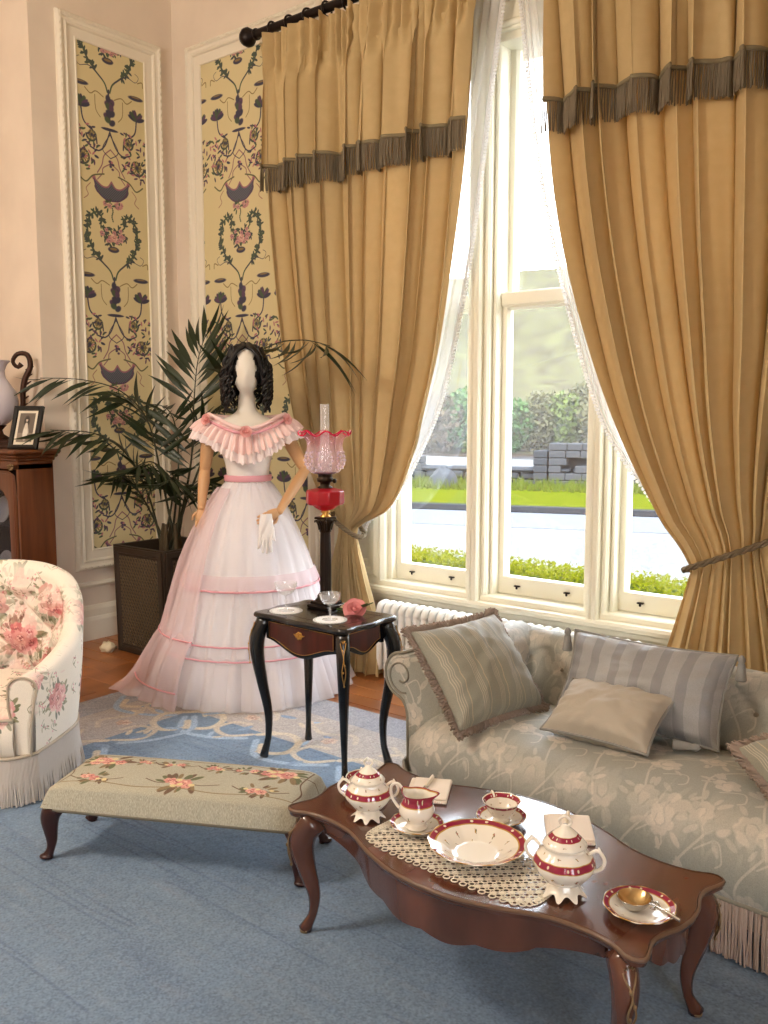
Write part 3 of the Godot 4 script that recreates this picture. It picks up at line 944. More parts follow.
func rug() -> void:
	var n := 1024
	var p := Paint.new(n, n, Color(.44, .52, .605))
	var r := RandomNumberGenerator.new(); r.seed = 77
	# woven wear of the field
	for k in 2600:
		var c := Color(.49, .565, .64) if r.randf() < .5 else Color(.39, .47, .565)
		c.a = .30
		p.dab(r.randf() * n, r.randf() * n, r.randf_range(5, 34), r.randf_range(2, 6), r.randf_range(-.1, .1), c, .9)
	for k in 420:
		var c := Color(.53, .60, .67) if r.randf() < .45 else Color(.36, .43, .53)
		c.a = .26
		p.dab(r.randf() * n, r.randf() * n, r.randf_range(16, 64), r.randf_range(4, 13), r.randf_range(-.2, .2), c, .9)
	for k in 170:
		var y := r.randf() * n
		var x := r.randf() * n
		var c := Color(.37, .44, .54); c.a = .3
		p.stroke([Vector2(x, y), Vector2(x + 50, y + r.randf_range(-3, 3)), Vector2(x + r.randf_range(80, 190), y + r.randf_range(-5, 5))], 1.2, c)
	# borders on all four sides
	var outer := Color(.60, .60, .63); var mid := Color(.68, .645, .62); var scroll := Color(.79, .735, .65); var pale := Color(.60, .68, .77)
	p.im.fill_rect(Rect2i(0, 0, n, 122), mid); p.im.fill_rect(Rect2i(0, n - 122, n, 122), mid)
	p.im.fill_rect(Rect2i(0, 0, 122, n), mid); p.im.fill_rect(Rect2i(n - 122, 0, 122, n), mid)
	p.im.fill_rect(Rect2i(0, 0, n, 46), outer); p.im.fill_rect(Rect2i(0, n - 46, n, 46), outer)
	p.im.fill_rect(Rect2i(0, 0, 46, n), outer); p.im.fill_rect(Rect2i(n - 46, 0, 46, n), outer)
	for side in 4:
		var f := func(a: float, b: float) -> Vector2:
			match side:
				0: return Vector2(a, b)
				1: return Vector2(b, a)
				2: return Vector2(a, n - b)
			return Vector2(n - b, a)
		for k in 9:
			var a := 60.0 + k * 113.0
			# C-scrolls with leaves
			p.stroke([f.call(a - 50, 128), f.call(a - 26, 108), f.call(a, 120), f.call(a + 8, 146), f.call(a - 12, 160), f.call(a - 26, 146)], 4.5, scroll)
			p.stroke([f.call(a + 58, 132), f.call(a + 40, 150), f.call(a + 14, 142), f.call(a + 16, 118), f.call(a + 34, 112)], 3.6, scroll.lerp(mid, .25))
			p.stroke([f.call(a - 40, 140), f.call(a - 10, 170), f.call(a + 30, 164), f.call(a + 60, 144)], 4.0, pale)
			p.stroke([f.call(a - 30, 70), f.call(a, 84), f.call(a + 30, 70), f.call(a + 46, 86)], 3.5, scroll.lerp(mid, .35))
			for q in 9:
				var u: Vector2 = f.call(a + r.randf_range(-45, 45), r.randf_range(60, 165))
				p.leaf(u.x, u.y, r.randf_range(12, 22), r.randf() * TAU, [scroll, pale, Color(.50, .58, .68), mid.lerp(scroll, .6)][q % 4])
			var w: Vector2 = f.call(a + 20, 96)
			p.rose(w.x, w.y, 9, Color(.62, .48, .45), Color(.72, .60, .54), Color(.82, .74, .66), r)
	for k in 1500:
		var c := Color(.6, .6, .62); c.a = .12
		p.dab(r.randf() * n, r.randf() * n, r.randf_range(4, 26), r.randf_range(1.5, 4), 0, c, .9)
	p.speckle(.22, 9, .05, .16)
	var m := mat("rug_wool", Color(1, 1, 1), .95, 0, p.tex())
	m.rim_enabled = true; m.rim = .15
	relief(m, 14, .11, .5, 1024, 2)
	var g := G.new()
	var x0 := -4.05; var z0 := -3.38; var L := 4.6
	g.grid(40, 40, func(u: float, v: float) -> Vector3: return Vector3(x0 + u * L, 0, z0 + L - v * L), 1, 1, false, func(u: float, v: float) -> Vector2: return Vector2(u, 1 - v))
	g.box(Vector3(x0 + L / 2, -.0065, z0 + L / 2), Vector3(L, .011, L), .004)
	single(g, "rug", m, "large worn blue wool rug with a beige scroll border on the floor", "rug")

func radiator() -> void:
	var t := thing("radiator", "white cast iron column radiator under the window behind the sofa", "radiator", Vector3(-3.18, -.012, -3.95))
	var g := G.new()
	for z in [-.045, .045]:
		g.tube([Vector3(0, .05, z), Vector3(0, .40, z)], .018, 8)
	g.tube(curve([Vector3(0, .375, -.05), Vector3(0, .415, -.035), Vector3(0, .425, 0), Vector3(0, .415, .035), Vector3(0, .375, .05)], 10), .019, 8)
	g.tube([Vector3(0, .06, -.05), Vector3(0, .06, .05)], .019, 8)
	var me := g.mesh()
	for k in 30:
		piece(me, "column", M.radiator_paint, t, Transform3D(Basis(), Vector3(.03 + k * .052, 0, 0)))
	g = G.new()
	for y in [.08, .34]: g.tube([Vector3(0, y, 0), Vector3(1.57, y, 0)], .014, 8)
	part(g, "connecting_pipe", M.radiator_paint, t)
	for x in [.08, 1.5]:
		g = G.new()
		g.box(Vector3(x, .025, 0), Vector3(.03, .05, .11), .006)
		part(g, "foot", M.radiator_paint, t)

func curtain_xz(u: float, y: float, d: Dictionary) -> Vector3:
	var ye: float = y - d.tilt * u
	var L := ip(d.ys, d.xl, ye)
	var R := ip(d.ys, d.xr, ye)
	var am := ip(d.ys, d.am, ye)
	var ph: float = TAU * d.nf * (u + .018 * sin(u * 23.0 + d.ph) + .012 * sin(u * 41.0)) + .35 * sin(y * 1.7 + u * 9.0) + d.ph
	var big := .72 + .28 * sin(u * 17.0 + d.ph) * cos(u * 7.0 + y * .6)
	return Vector3(L + (R - L) * u + am * .45 * sin(2 * ph) * .5, y, ip(d.ys, d.zc, ye) + am * big * (sin(ph) + .22 * sin(2 * ph + .8)))

func curtains() -> void:
	# heights run upwards; left and right edges, depth and fold size at each
	var left := {"ys": [0.0, .3, .6, .78, .83, .95, 1.29, 1.45, 1.8, 2.17, 2.8, 3.66], "xl": [-3.60, -3.57, -3.55, -3.53, -3.535, -3.60, -3.75, -3.80, -3.88, -3.94, -4.01, -4.02],
		"xr": [-3.12, -3.20, -3.33, -3.395, -3.37, -3.11, -2.90, -2.85, -2.745, -2.68, -2.60, -2.55], "zc": [-3.93, -3.95, -3.98, -4.0, -4.0, -3.97, -3.95, -3.95, -3.95, -3.95, -3.95, -3.95],
		"am": [.06, .06, .045, .02, .02, .045, .075, .08, .085, .085, .085, .055], "nf": 9.5, "ph": .6, "tilt": 0.0}
	var right := {"ys": [0.0, .3, .46, .75, .80, .9, 1.0, 1.37, 1.74, 2.26, 2.8, 3.66], "xl": [-1.57, -1.53, -1.49, -1.42, -1.414, -1.47, -1.55, -1.75, -1.90, -2.045, -2.13, -2.185],
		"xr": [-.80, -.86, -.92, -1.02, -1.03, -1.0, -.97, -.88, -.80, -.74, -.72, -.72], "zc": [-3.92, -3.92, -3.94, -3.96, -3.96, -3.95, -3.94, -3.94, -3.95, -3.95, -3.95, -3.95],
		"am": [.06, .06, .055, .034, .034, .045, .06, .08, .085, .088, .088, .06], "nf": 9.5, "ph": 2.2, "tilt": .16}
	# pole
	var t := thing("curtain_pole", "dark wooden curtain pole with ball finial above the window", "curtain pole", Vector3(0, 3.76, -3.99))
	var g := G.new()
	g.tube([Vector3(-4.17, 0, 0), Vector3(-.55, 0, 0)], .026, 14)
	part(g, "pole", M.dark_metal, t)
	for s in [-1.0, 1.0]:
		g = G.new()
		g.tr = Transform3D(basis_y(Vector3(s, 0, 0)), Vector3(-4.165 if s < 0 else -.555, 0, 0))
		g.lathe([Vector2(0, -.01), Vector2(.034, 0), Vector2(.034, .012), Vector2(.02, .02), Vector2(.02, .03), Vector2(.042, .045), Vector2(.056, .07), Vector2(.056, .09), Vector2(.042, .115), Vector2(0, .128)], 18)
		part(g, "finial", M.dark_metal, t)
	for x in [-4.12, -2.38, -.62]:
		g = G.new()
		g.tube([Vector3(x, 0, 0), Vector3(x, 0, -.17)], .012, 8)
		g.box(Vector3(x, 0, -.168), Vector3(.06, .09, .02), .004)
		part(g, "bracket", M.dark_metal, t)
	var spots := []
	for k in 11: spots.append(-4.03 + k * .144)
	for k in 11: spots.append(-2.19 + k * .144)
	g = G.new()
	var ring := []
	for k in 21: ring.append(Vector3(0, cos(TAU * k / 20) * .04 - .006, sin(TAU * k / 20) * .04))
	ring[20] = ring[0]
	g.tube(ring, .0065, 6)
	var rm := g.mesh()
	for x in spots: piece(rm, "ring", M.dark_metal, t, Transform3D(Basis(Vector3.UP, .2 * sin(x * 7)), Vector3(x, 0, 0)))
	one_curtain("gold velvet curtain tied back beside the mannequin, with fringed valance", left, [-3.62, .92], -1)
	one_curtain("gold velvet curtain tied back behind the sofa, with fringed valance", right, [-1.0, 1.0], 1)
	# white net curtains behind them
	var nl := {"ys": [.75, .85, .95, 1.227, 1.56, 2.083, 2.58, 3.06, 3.64], "xl": [-3.52, -3.52, -3.5, -3.4, -3.3, -3.2, -3.1, -3.0, -2.9], "xr": [-3.40, -3.36, -3.2, -3.00, -2.835, -2.70, -2.61, -2.545, -2.46],
		"zc": [-4.06, -4.06, -4.06, -4.05, -4.05, -4.05, -4.05, -4.05, -4.05], "am": [.008, .008, .01, .014, .016, .018, .018, .018, .018], "nf": 7.0, "ph": .3, "tilt": 0.0}
	var nr := {"ys": [.75, .85, .95, 1.34, 1.552, 1.936, 2.373, 2.86, 3.64], "xl": [-1.42, -1.43, -1.52, -1.82, -1.925, -2.055, -2.18, -2.28, -2.39], "xr": [-1.3, -1.3, -1.35, -1.5, -1.58, -1.66, -1.74, -1.8, -1.86],
		"zc": [-4.06, -4.06, -4.06, -4.05, -4.05, -4.05, -4.05, -4.05, -4.05], "am": [.008, .008, .01, .014, .016, .018, .018, .018, .018], "nf": 7.0, "ph": 1.3, "tilt": 0.0}
	for q in [[nl, "white net curtain with lace edge, beside the gold curtain by the mannequin", 1.0], [nr, "white net curtain with lace edge, under the gold curtain behind the sofa", 0.0]]:
		var d: Dictionary = q[0]
		var n := thing("net_curtain", q[1], "net curtain", Vector3.ZERO, 0, "net curtains")
		g = G.new()
		g.grid(80, 60, func(u: float, v: float) -> Vector3: return curtain_xz(u, lerpf(.76, 3.66, v), d))
		part(g, "net", M.net, n)
		g = G.new()
		for k in 170:
			var y := lerpf(.8, 3.64, k / 169.0)
			var p := curtain_xz(q[2], y, d)
			var s := 1.0 if q[2] > .5 else -1.0
			g.ball(p + Vector3(s * .006, 0, 0), Vector3(.011, .0085, .004), 7, 5)
		for w in [.985, .955]:
			var lp := []
			for k in 50: lp.append(curtain_xz(w if q[2] > .5 else 1 - w, lerpf(.8, 3.64, k / 49.0), d) + Vector3(0, 0, .003))
			g.tube(lp, .004, 5)
		var le := part(g, "lace_edging", M.lace_edge, n); le.set_meta("kind", "stuff")

func one_curtain(label: String, d: Dictionary, hook: Array, dirn: int) -> void:
	var t := thing("curtain", label, "curtain", Vector3.ZERO, 0, "gold curtains")
	var g := G.new()
	g.grid(250, 90, func(u: float, v: float) -> Vector3:
		var p := curtain_xz(u, lerpf(.0, 3.5, v), d)
		if p.y < .16: p.z += (.16 - p.y) * .22 * (1.0 + .5 * sin(u * 40.0))
		return p, 1, 1)
	part(g, "drape", M.gold_cloth, t)
	# valance: gathered heading, then loose folds down to the fringe
	var vd := d.duplicate()
	vd.ph = d.ph + .25
	var val := func(u: float, y: float) -> Vector3:
		var p := curtain_xz(u, y, vd)
		var k := smoothstep(3.34, 3.56, y)
		var f := sin(u * 230.0 + sin(y * 60.0) * .5) * .020 * k + sin(u * 127.0 + 1.0) * .014 * k
		p.z = lerpf(p.z + .035, -3.935 + (p.z + 3.95) * .5, k) + f
		p.z += .012 * sin(u * 75.0 + y * 3.0) * (1 - k)
		p.y += k * .012 * sin(u * 90.0)
		return p
	g = G.new()
	g.grid(330, 30, func(u: float, v: float) -> Vector3: return val.call(u, lerpf(2.93, 3.70, v)), 1, 1)
	part(g, "valance", M.gold_cloth, t)
	# bullion fringe: a braid with hanging cords
	g = G.new()
	var br := []
	for k in 181: br.append(val.call(k / 180.0, 2.945) + Vector3(0, 0, .008))
	g.tube(br, .011, 6, .7)
	part(g, "fringe_braid", M.fringe_braid, t)
	g = G.new()
	var r := RandomNumberGenerator.new(); r.seed = 31
	for k in 560:
		var p: Vector3 = val.call((k + .5) / 560.0, 2.94) + Vector3(0, 0, .006 + r.randf_range(-.004, .004))
		var L := r.randf_range(.135, .15)
		g.tube([p, p + Vector3(r.randf_range(-.003, .003), -L * .5, .004), p + Vector3(r.randf_range(-.004, .004), -L, r.randf_range(-.004, .006))], [.0026, .0034, .003], 5)
	var fr := part(g, "fringe", M.fringe_thread, t); fr.set_meta("kind", "stuff")
	# twisted rope tie-back
	var yt: float = .805 if dirn < 0 else .80
	var loop := []
	var xa := ip(d.ys, d.xl, .8); var xb := ip(d.ys, d.xr, .8)
	if dirn < 0:
		loop = [Vector3(hook[0], hook[1], -4.13), Vector3(xa - .05, .90, -4.0), Vector3(xa + .0, .865, -3.945), Vector3((xa + xb) / 2, .82, -3.945), Vector3(xb + .02, .775, -3.965), Vector3(xb + .03, .78, -4.03), Vector3((xa + xb) / 2, .85, -4.06), Vector3(hook[0] + .01, hook[1], -4.12)]
	else:
		loop = [Vector3(hook[0] + .1, hook[1] + .05, -4.13), Vector3(xb + .03, .985, -3.97), Vector3(xb - .04, .955, -3.905), Vector3((xa + xb) / 2, .885, -3.895), Vector3(xa + .03, .815, -3.905), Vector3(xa - .02, .79, -3.96), Vector3(xa + .02, .80, -4.02), Vector3((xa + xb) / 2, .87, -4.04), Vector3(hook[0] + .1, hook[1] + .04, -4.12)]
	var cv := curve(loop, 120)
	g = G.new()
	for s in 3:
		var st := []
		for k in 121:
			var tn: Vector3 = (cv[min(k + 1, 120)] - cv[max(k - 1, 0)]).normalized()
			var b := basis_y(tn, Vector3.UP)
			var a := k * .55 + TAU * s / 3
			st.append(cv[k] + (b.x * cos(a) + b.z * sin(a)) * .0075)
		g.tube(st, .0075, 6)
	part(g, "rope_tieback", M.rope, t)
	g = G.new()
	g.tube([loop[0] + Vector3(0, 0, -.05), loop[0] + Vector3(0, 0, .01)], .006, 8)
	g.ball(loop[0] + Vector3(0, 0, .012), Vector3(.018, .018, .012))
	part(g, "tieback_hook", M.brass, t)

func damask(base: Color, flower: Color, sd: int) -> ImageTexture:
	var n := 768
	var p := Paint.new(n, n, base)
	var r := RandomNumberGenerator.new(); r.seed = sd
	var line := base.lerp(flower, .75)
	for k in 5:
		var x := 80.0 + k * 154
		p.stroke([Vector2(x, -20), Vector2(x + 60, 120), Vector2(x - 30, 270), Vector2(x + 50, 420), Vector2(x - 40, 580), Vector2(x, 748)], 3.5, line)
		for q in 5:
			var y := 60.0 + q * 150
			p.stroke([Vector2(x + 10, y), Vector2(x + 60, y - 30), Vector2(x + 80, y + 10), Vector2(x + 66, y + 28)], 2.5, line)
	for k in 26:
		var x := (k % 5) * 154.0 + 70 + r.randf_range(-30, 30) + (77 if (k / 5) % 2 else 0)
		var y := (k / 5) * 150.0 + r.randf_range(-24, 24)
		var R := r.randf_range(34, 52)
		for q in 7:
			var a := TAU * q / 7 + r.randf() * .4
			var c := flower.lerp(base, r.randf_range(0, .4))
			p.dab(x + cos(a) * R * .6, y + sin(a) * R * .55, R * .5, R * .4, a, c, .25)
		p.dab(x, y, R * .5, R * .45, 0, flower, .4)
		for q in 5:
			var a := r.randf() * TAU
			p.dab(x + cos(a) * R * .35, y + sin(a) * R * .35, R * .3, R * .06, a + 1.5, base.lerp(flower, .35), .4)
		for q in 5:
			var a := r.randf() * TAU
			p.leaf(x + cos(a) * R * 1.05, y + sin(a) * R * 1.05, r.randf_range(28, 48), a + r.randf_range(-.5, .5), base.lerp(flower, r.randf_range(.45, .8)))
	p.speckle(.16, sd, .3, .3)
	return p.tex()

func chintz(ground: Color, sd: int, big: float) -> ImageTexture:
	# roses and leaves scattered on cream
	var n := 768
	var p := Paint.new(n, n, ground)
	var r := RandomNumberGenerator.new(); r.seed = sd
	for k in 34:
		var x := r.randf() * n; var y := r.randf() * n
		p.stroke([Vector2(x, y), Vector2(x + r.randf_range(-40, 40), y + 30), Vector2(x + r.randf_range(-50, 50), y + 70)], 2.0, Color(.55, .53, .40))
		for q in 4: p.leaf(x + r.randf_range(-30, 30), y + r.randf_range(0, 60), r.randf_range(16, 30), r.randf() * TAU, [Color(.50, .50, .36), Color(.62, .60, .47), Color(.74, .68, .55)][q % 3])
		for q in 3: p.dab(x + r.randf_range(-30, 30), y + r.randf_range(0, 60), 6, 6, 0, Color(.84, .52, .55), .4)
	for c in [Vector2(180, 190), Vector2(560, 570), Vector2(580, 150), Vector2(170, 580), Vector2(384, 384)]:
		for q in 22:
			var a := r.randf() * TAU
			p.leaf(c.x + cos(a) * 70 * big, c.y + sin(a) * 62 * big, r.randf_range(30, 60) * big, a + r.randf_range(-.6, .6), [Color(.36, .38, .28), Color(.46, .47, .34), Color(.58, .56, .42)][q % 3])
		for q in 6:
			var a := TAU * q / 6 + r.randf() * .6
			var red := r.randf() < .5
			p.rose(c.x + cos(a) * 52 * big, c.y + sin(a) * 46 * big, r.randf_range(30, 42) * big, Color(.48, .12, .17) if red else Color(.72, .36, .40), Color(.70, .26, .30) if red else Color(.86, .56, .56), Color(.86, .55, .52) if red else Color(.95, .80, .76), r)
		p.rose(c.x, c.y, 40 * big, Color(.55, .18, .22), Color(.80, .45, .45), Color(.94, .76, .70), r)
	p.speckle(.08, 3, .4, .4)
	return p.tex()

func stripes(bands: Array, n := 512) -> ImageTexture:
	# bands: [start, end, colour] across u
	var p := Paint.new(n, n, bands[0])
	for b in bands.slice(1): p.im.fill_rect(Rect2i(int(b[0] * n), 0, maxi(1, int((b[1] - b[0]) * n)), n), b[2])
	p.speckle(.12, 6, .05, .5)
	return p.tex()

func pillow(g: G, w: float, h: float, th: float, sd: int) -> void:
	var nz := FastNoiseLite.new(); nz.seed = sd; nz.frequency = 1.6
	for side in [1.0, -1.0]:
		var s: float = side
		g.grid(30, 24, func(u: float, v: float) -> Vector3:
			var a := (u * 2 - 1) * s
			var b := v * 2 - 1
			var e := pow(maxf(0.0, (1 - a * a) * (1 - b * b)), .42)
			var x := a * w / 2 * (1 - .07 * (1 - b * b))
			var y := b * h / 2 * (1 - .08 * (1 - a * a))
			var cr := nz.get_noise_3d(a * 1.4, b * 1.4, s) * .016 * e + sin(atan2(b, a) * 18.0 + sd) * .005 * smoothstep(.55, 1.0, maxf(absf(a), absf(b))) * e * 2
			return Vector3(x, y, s * (th / 2 * e + cr)), 1, 1, false, func(u: float, v: float) -> Vector2: return Vector2(u, 1 - v))

func pillow_edge(w: float, h: float, n := 40) -> Array:
	var o := []
	for k in 4 * n:
		var s := k / n
		var f := float(k % n) / n * 2 - 1
		var a: float = [f, 1.0, -f, -1.0][s]
		var b: float = [-1.0, f, 1.0, -f][s]
		o.append(Vector3(a * w / 2 * (1 - .07 * (1 - b * b)), b * h / 2 * (1 - .08 * (1 - a * a)), 0))
	o.append(o[0])
	return o

func tassel(parent: Node3D, p: Vector3, d: Vector3, m: Material) -> void:
	var g := G.new()
	g.tr = Transform3D(basis_y(-d), p)
	g.lathe([Vector2(0, .008), Vector2(.006, .004), Vector2(.012, -.004), Vector2(.013, -.012), Vector2(.009, -.02), Vector2(.012, -.024), Vector2(.0155, -.05), Vector2(.019, -.076), Vector2(.017, -.08), Vector2(0, -.078)].map(func(q): return Vector2(q.x, q.y)), 14, func(a: float, q: Vector2, k: float) -> Vector2: return Vector2(q.x * (1 + .10 * sin(a * 7)), q.y))
	part(g, "tassel", m, parent)

func sofa() -> void:
	var m := mat("sofa_damask", Color(1, 1, 1), .6, 0, damask(Color(.605, .60, .56), Color(.80, .76, .70), 41), 1.15)
	m.rim_enabled = true; m.rim = .3
	mat("sofa_piping", Color(.52, .49, .43), .7)
	mat("sofa_fringe", Color(.70, .62, .57), .8)
	mat("sofa_leg", Color(.18, .09, .06), .4)
	var t := thing("sofa", "grey-green damask sofa with rolled arm, buttoned back and long fringe", "sofa", Vector3(-1.95, 0, -2.535), deg_to_rad(-5))
	var L := 2.05
	# seat deck: domed, rounded over the front
	var g := G.new()
	var pz := [-.62, -.5, -.35, -.2, -.08, 0.0, .035, .045, .04, .02]
	var py := [.35, .375, .395, .405, .40, .365, .31, .26, .21, .165]
	var ts := []
	for k in 10: ts.append(k / 9.0)
	g.grid(60, 36, func(u: float, v: float) -> Vector3:
		var x := u * L
		var z := ip(ts, pz, v)
		var y := ip(ts, py, v)
		var ed := minf(x, L - x)
		var fall := 1.0 - pow(clampf(1.0 - ed / .16, 0, 1), 2.2)
		var rnd := .10 * pow(clampf(1.0 - ed / .14, 0, 1), 2.0)
		if z > -.3: z -= rnd * smoothstep(-.3, 0.0, z)
		y = lerpf(minf(y, .30), y, fall) + .006 * sin(x * 9.0 + z * 6.0)
		return Vector3(x, y, z))
	part(g, "seat", m, t)
	# buttoned back
	g = G.new()
	var bz := [-.585, -.60, -.63, -.655, -.675, -.71, -.755, -.79, -.80, -.79]
	var by := [.33, .40, .47, .53, .575, .602, .60, .56, .45, .10]
	var tuft := func(x: float, y: float) -> float:
		var a: float = (x / .19 + (y - .40) / .16) * .5
		var b: float = (x / .19 - (y - .40) / .16) * .5
		return pow(absf(sin(PI * a) * sin(PI * b)), .45)
	g.grid(120, 54, func(u: float, v: float) -> Vector3:
		var x := -.12 + u * (L + .24)
		var z := ip(ts, bz, v)
		var y := ip(ts, by, v)
		if v < .42:
			var k := smoothstep(.42, .34, v) * smoothstep(.0, .08, v)
			z += (tuft.call(x, y) - .4) * .036 * k
		var e := minf(x + .12, L + .12 - x)
		z += .05 * pow(clampf(1 - e / .2, 0, 1), 2)
		y += .012 * pow(clampf(1 - e / .3, 0, 1), 1.5)
		return Vector3(x, y, z))
	var back := part(g, "backrest", m, t)
	var bg := G.new()
	bg.ball(Vector3.ZERO, Vector3(.011, .011, .007), 10, 6)
	var bm := bg.mesh()
	for k in 14:
		for row in 2:
			var y := .40 + row * .08
			var x := (k + (.5 if row else 0.0)) * .19 * 1.0
			if row == 1: x = (k + .5) * .19
			if x > L + .05: continue
			piece(bm, "button", M.sofa_piping, back, Transform3D(Basis(), Vector3(x, y + .0, ip(by.slice(0, 5), bz.slice(0, 5), y) - .008)))
	# rolled arms
	for s in 2:
		var poly := [Vector2(-.06, .13), Vector2(-.062, .25), Vector2(-.066, .36), Vector2(-.085, .40)]
		for k in 19:
			var a := deg_to_rad(-100.0 - k * 170.0 / 18.0)
			poly.append(Vector2(-.090 + cos(a) * .088, .500 + sin(a) * .088))
		poly.append_array([Vector2(-.02, .615), Vector2(.03, .628), Vector2(.08, .612), Vector2(.115, .56), Vector2(.125, .46), Vector2(.12, .36), Vector2(.115, .25), Vector2(.115, .13)])
		var pl := []
		for q in poly: pl.append(Vector2(q.x, -q.y))
		if s == 1:
			for k in pl.size(): pl[k] = Vector2(L - pl[k].x, pl[k].y)
		g = G.new()
		g.tr = Transform3D(Basis(Vector3.RIGHT, Vector3.BACK, Vector3.DOWN), Vector3.ZERO)
		g.loft(pl, [Vector2(-.03, -.74), Vector2(0, -.72), Vector2(0, -.13), Vector2(-.004, -.115), Vector2(-.012, -.108), Vector2(-.02, -.108), Vector2(-.022, -.112), Vector2(-.03, -.107)])
		var arm := part(g, "arm", m, t)
		g = G.new()
		var pp := []
		for q in pl: pp.append(Vector3(q.x + (.004 if q.x < 0 else -.004), -q.y, -.109))
		g.tube(curve(pp, 70), .006, 6)
		part(g, "piping", M.sofa_piping, arm)
		g = G.new()
		var sp := []
		for k in 26:
			var a := -1.2 - k * .28
			var rr := .070 - k * .0019
			sp.append(Vector3((-.090 + cos(a) * rr) if s == 0 else L - (-.090 + cos(a) * rr), .500 + sin(a) * rr, -.105))
		g.tube(sp, .004, 5)
		part(g, "scroll_piping", M.sofa_piping, arm)
	# base and fringe
	g = G.new()
	g.box(Vector3(L / 2, .13, -.38), Vector3(L - .02, .08, .76), .01)
	part(g, "base", m, t)
	for x in [.06, L - .06]:
		for z in [-.08, -.72]:
			g = G.new()
			g.lathe([Vector2(0, 0), Vector2(.02, 0), Vector2(.026, .03), Vector2(.03, .1), Vector2(0, .1)], 12)
			var f := part(g, "foot", M.sofa_leg, t); f.position = Vector3(x, 0, z)
	var r := RandomNumberGenerator.new(); r.seed = 18
	var line := []
	for k in 12: line.append(Vector3(-.07, .175, -.74 + k * .058))
	line.append_array([Vector3(-.03, .175, -.06), Vector3(.03, .175, -.01), Vector3(.12, .175, .02), Vector3(L * .5, .175, .028), Vector3(L - .12, .175, .02), Vector3(L - .03, .175, -.02), Vector3(L + .04, .175, -.1)])
	g = G.new()
	g.tube(curve(line, 80), .009, 6, .6)
	part(g, "fringe_braid", M.sofa_piping, t)
	var fl := curve(line, 820)
	g = G.new()
	for k in 821:
		var p: Vector3 = fl[k] + Vector3(r.randf_range(-.002, .002), 0, r.randf_range(-.003, .003))
		g.tube([p, p + Vector3(r.randf_range(-.003, .003), -.085, .002), p + Vector3(r.randf_range(-.006, .006), -.168 + r.randf() * .01, r.randf_range(-.004, .006))], [.0022, .0025, .0028], 5)
	var fr := part(g, "fringe", M.sofa_fringe, t); fr.set_meta("kind", "stuff")
	cushions()

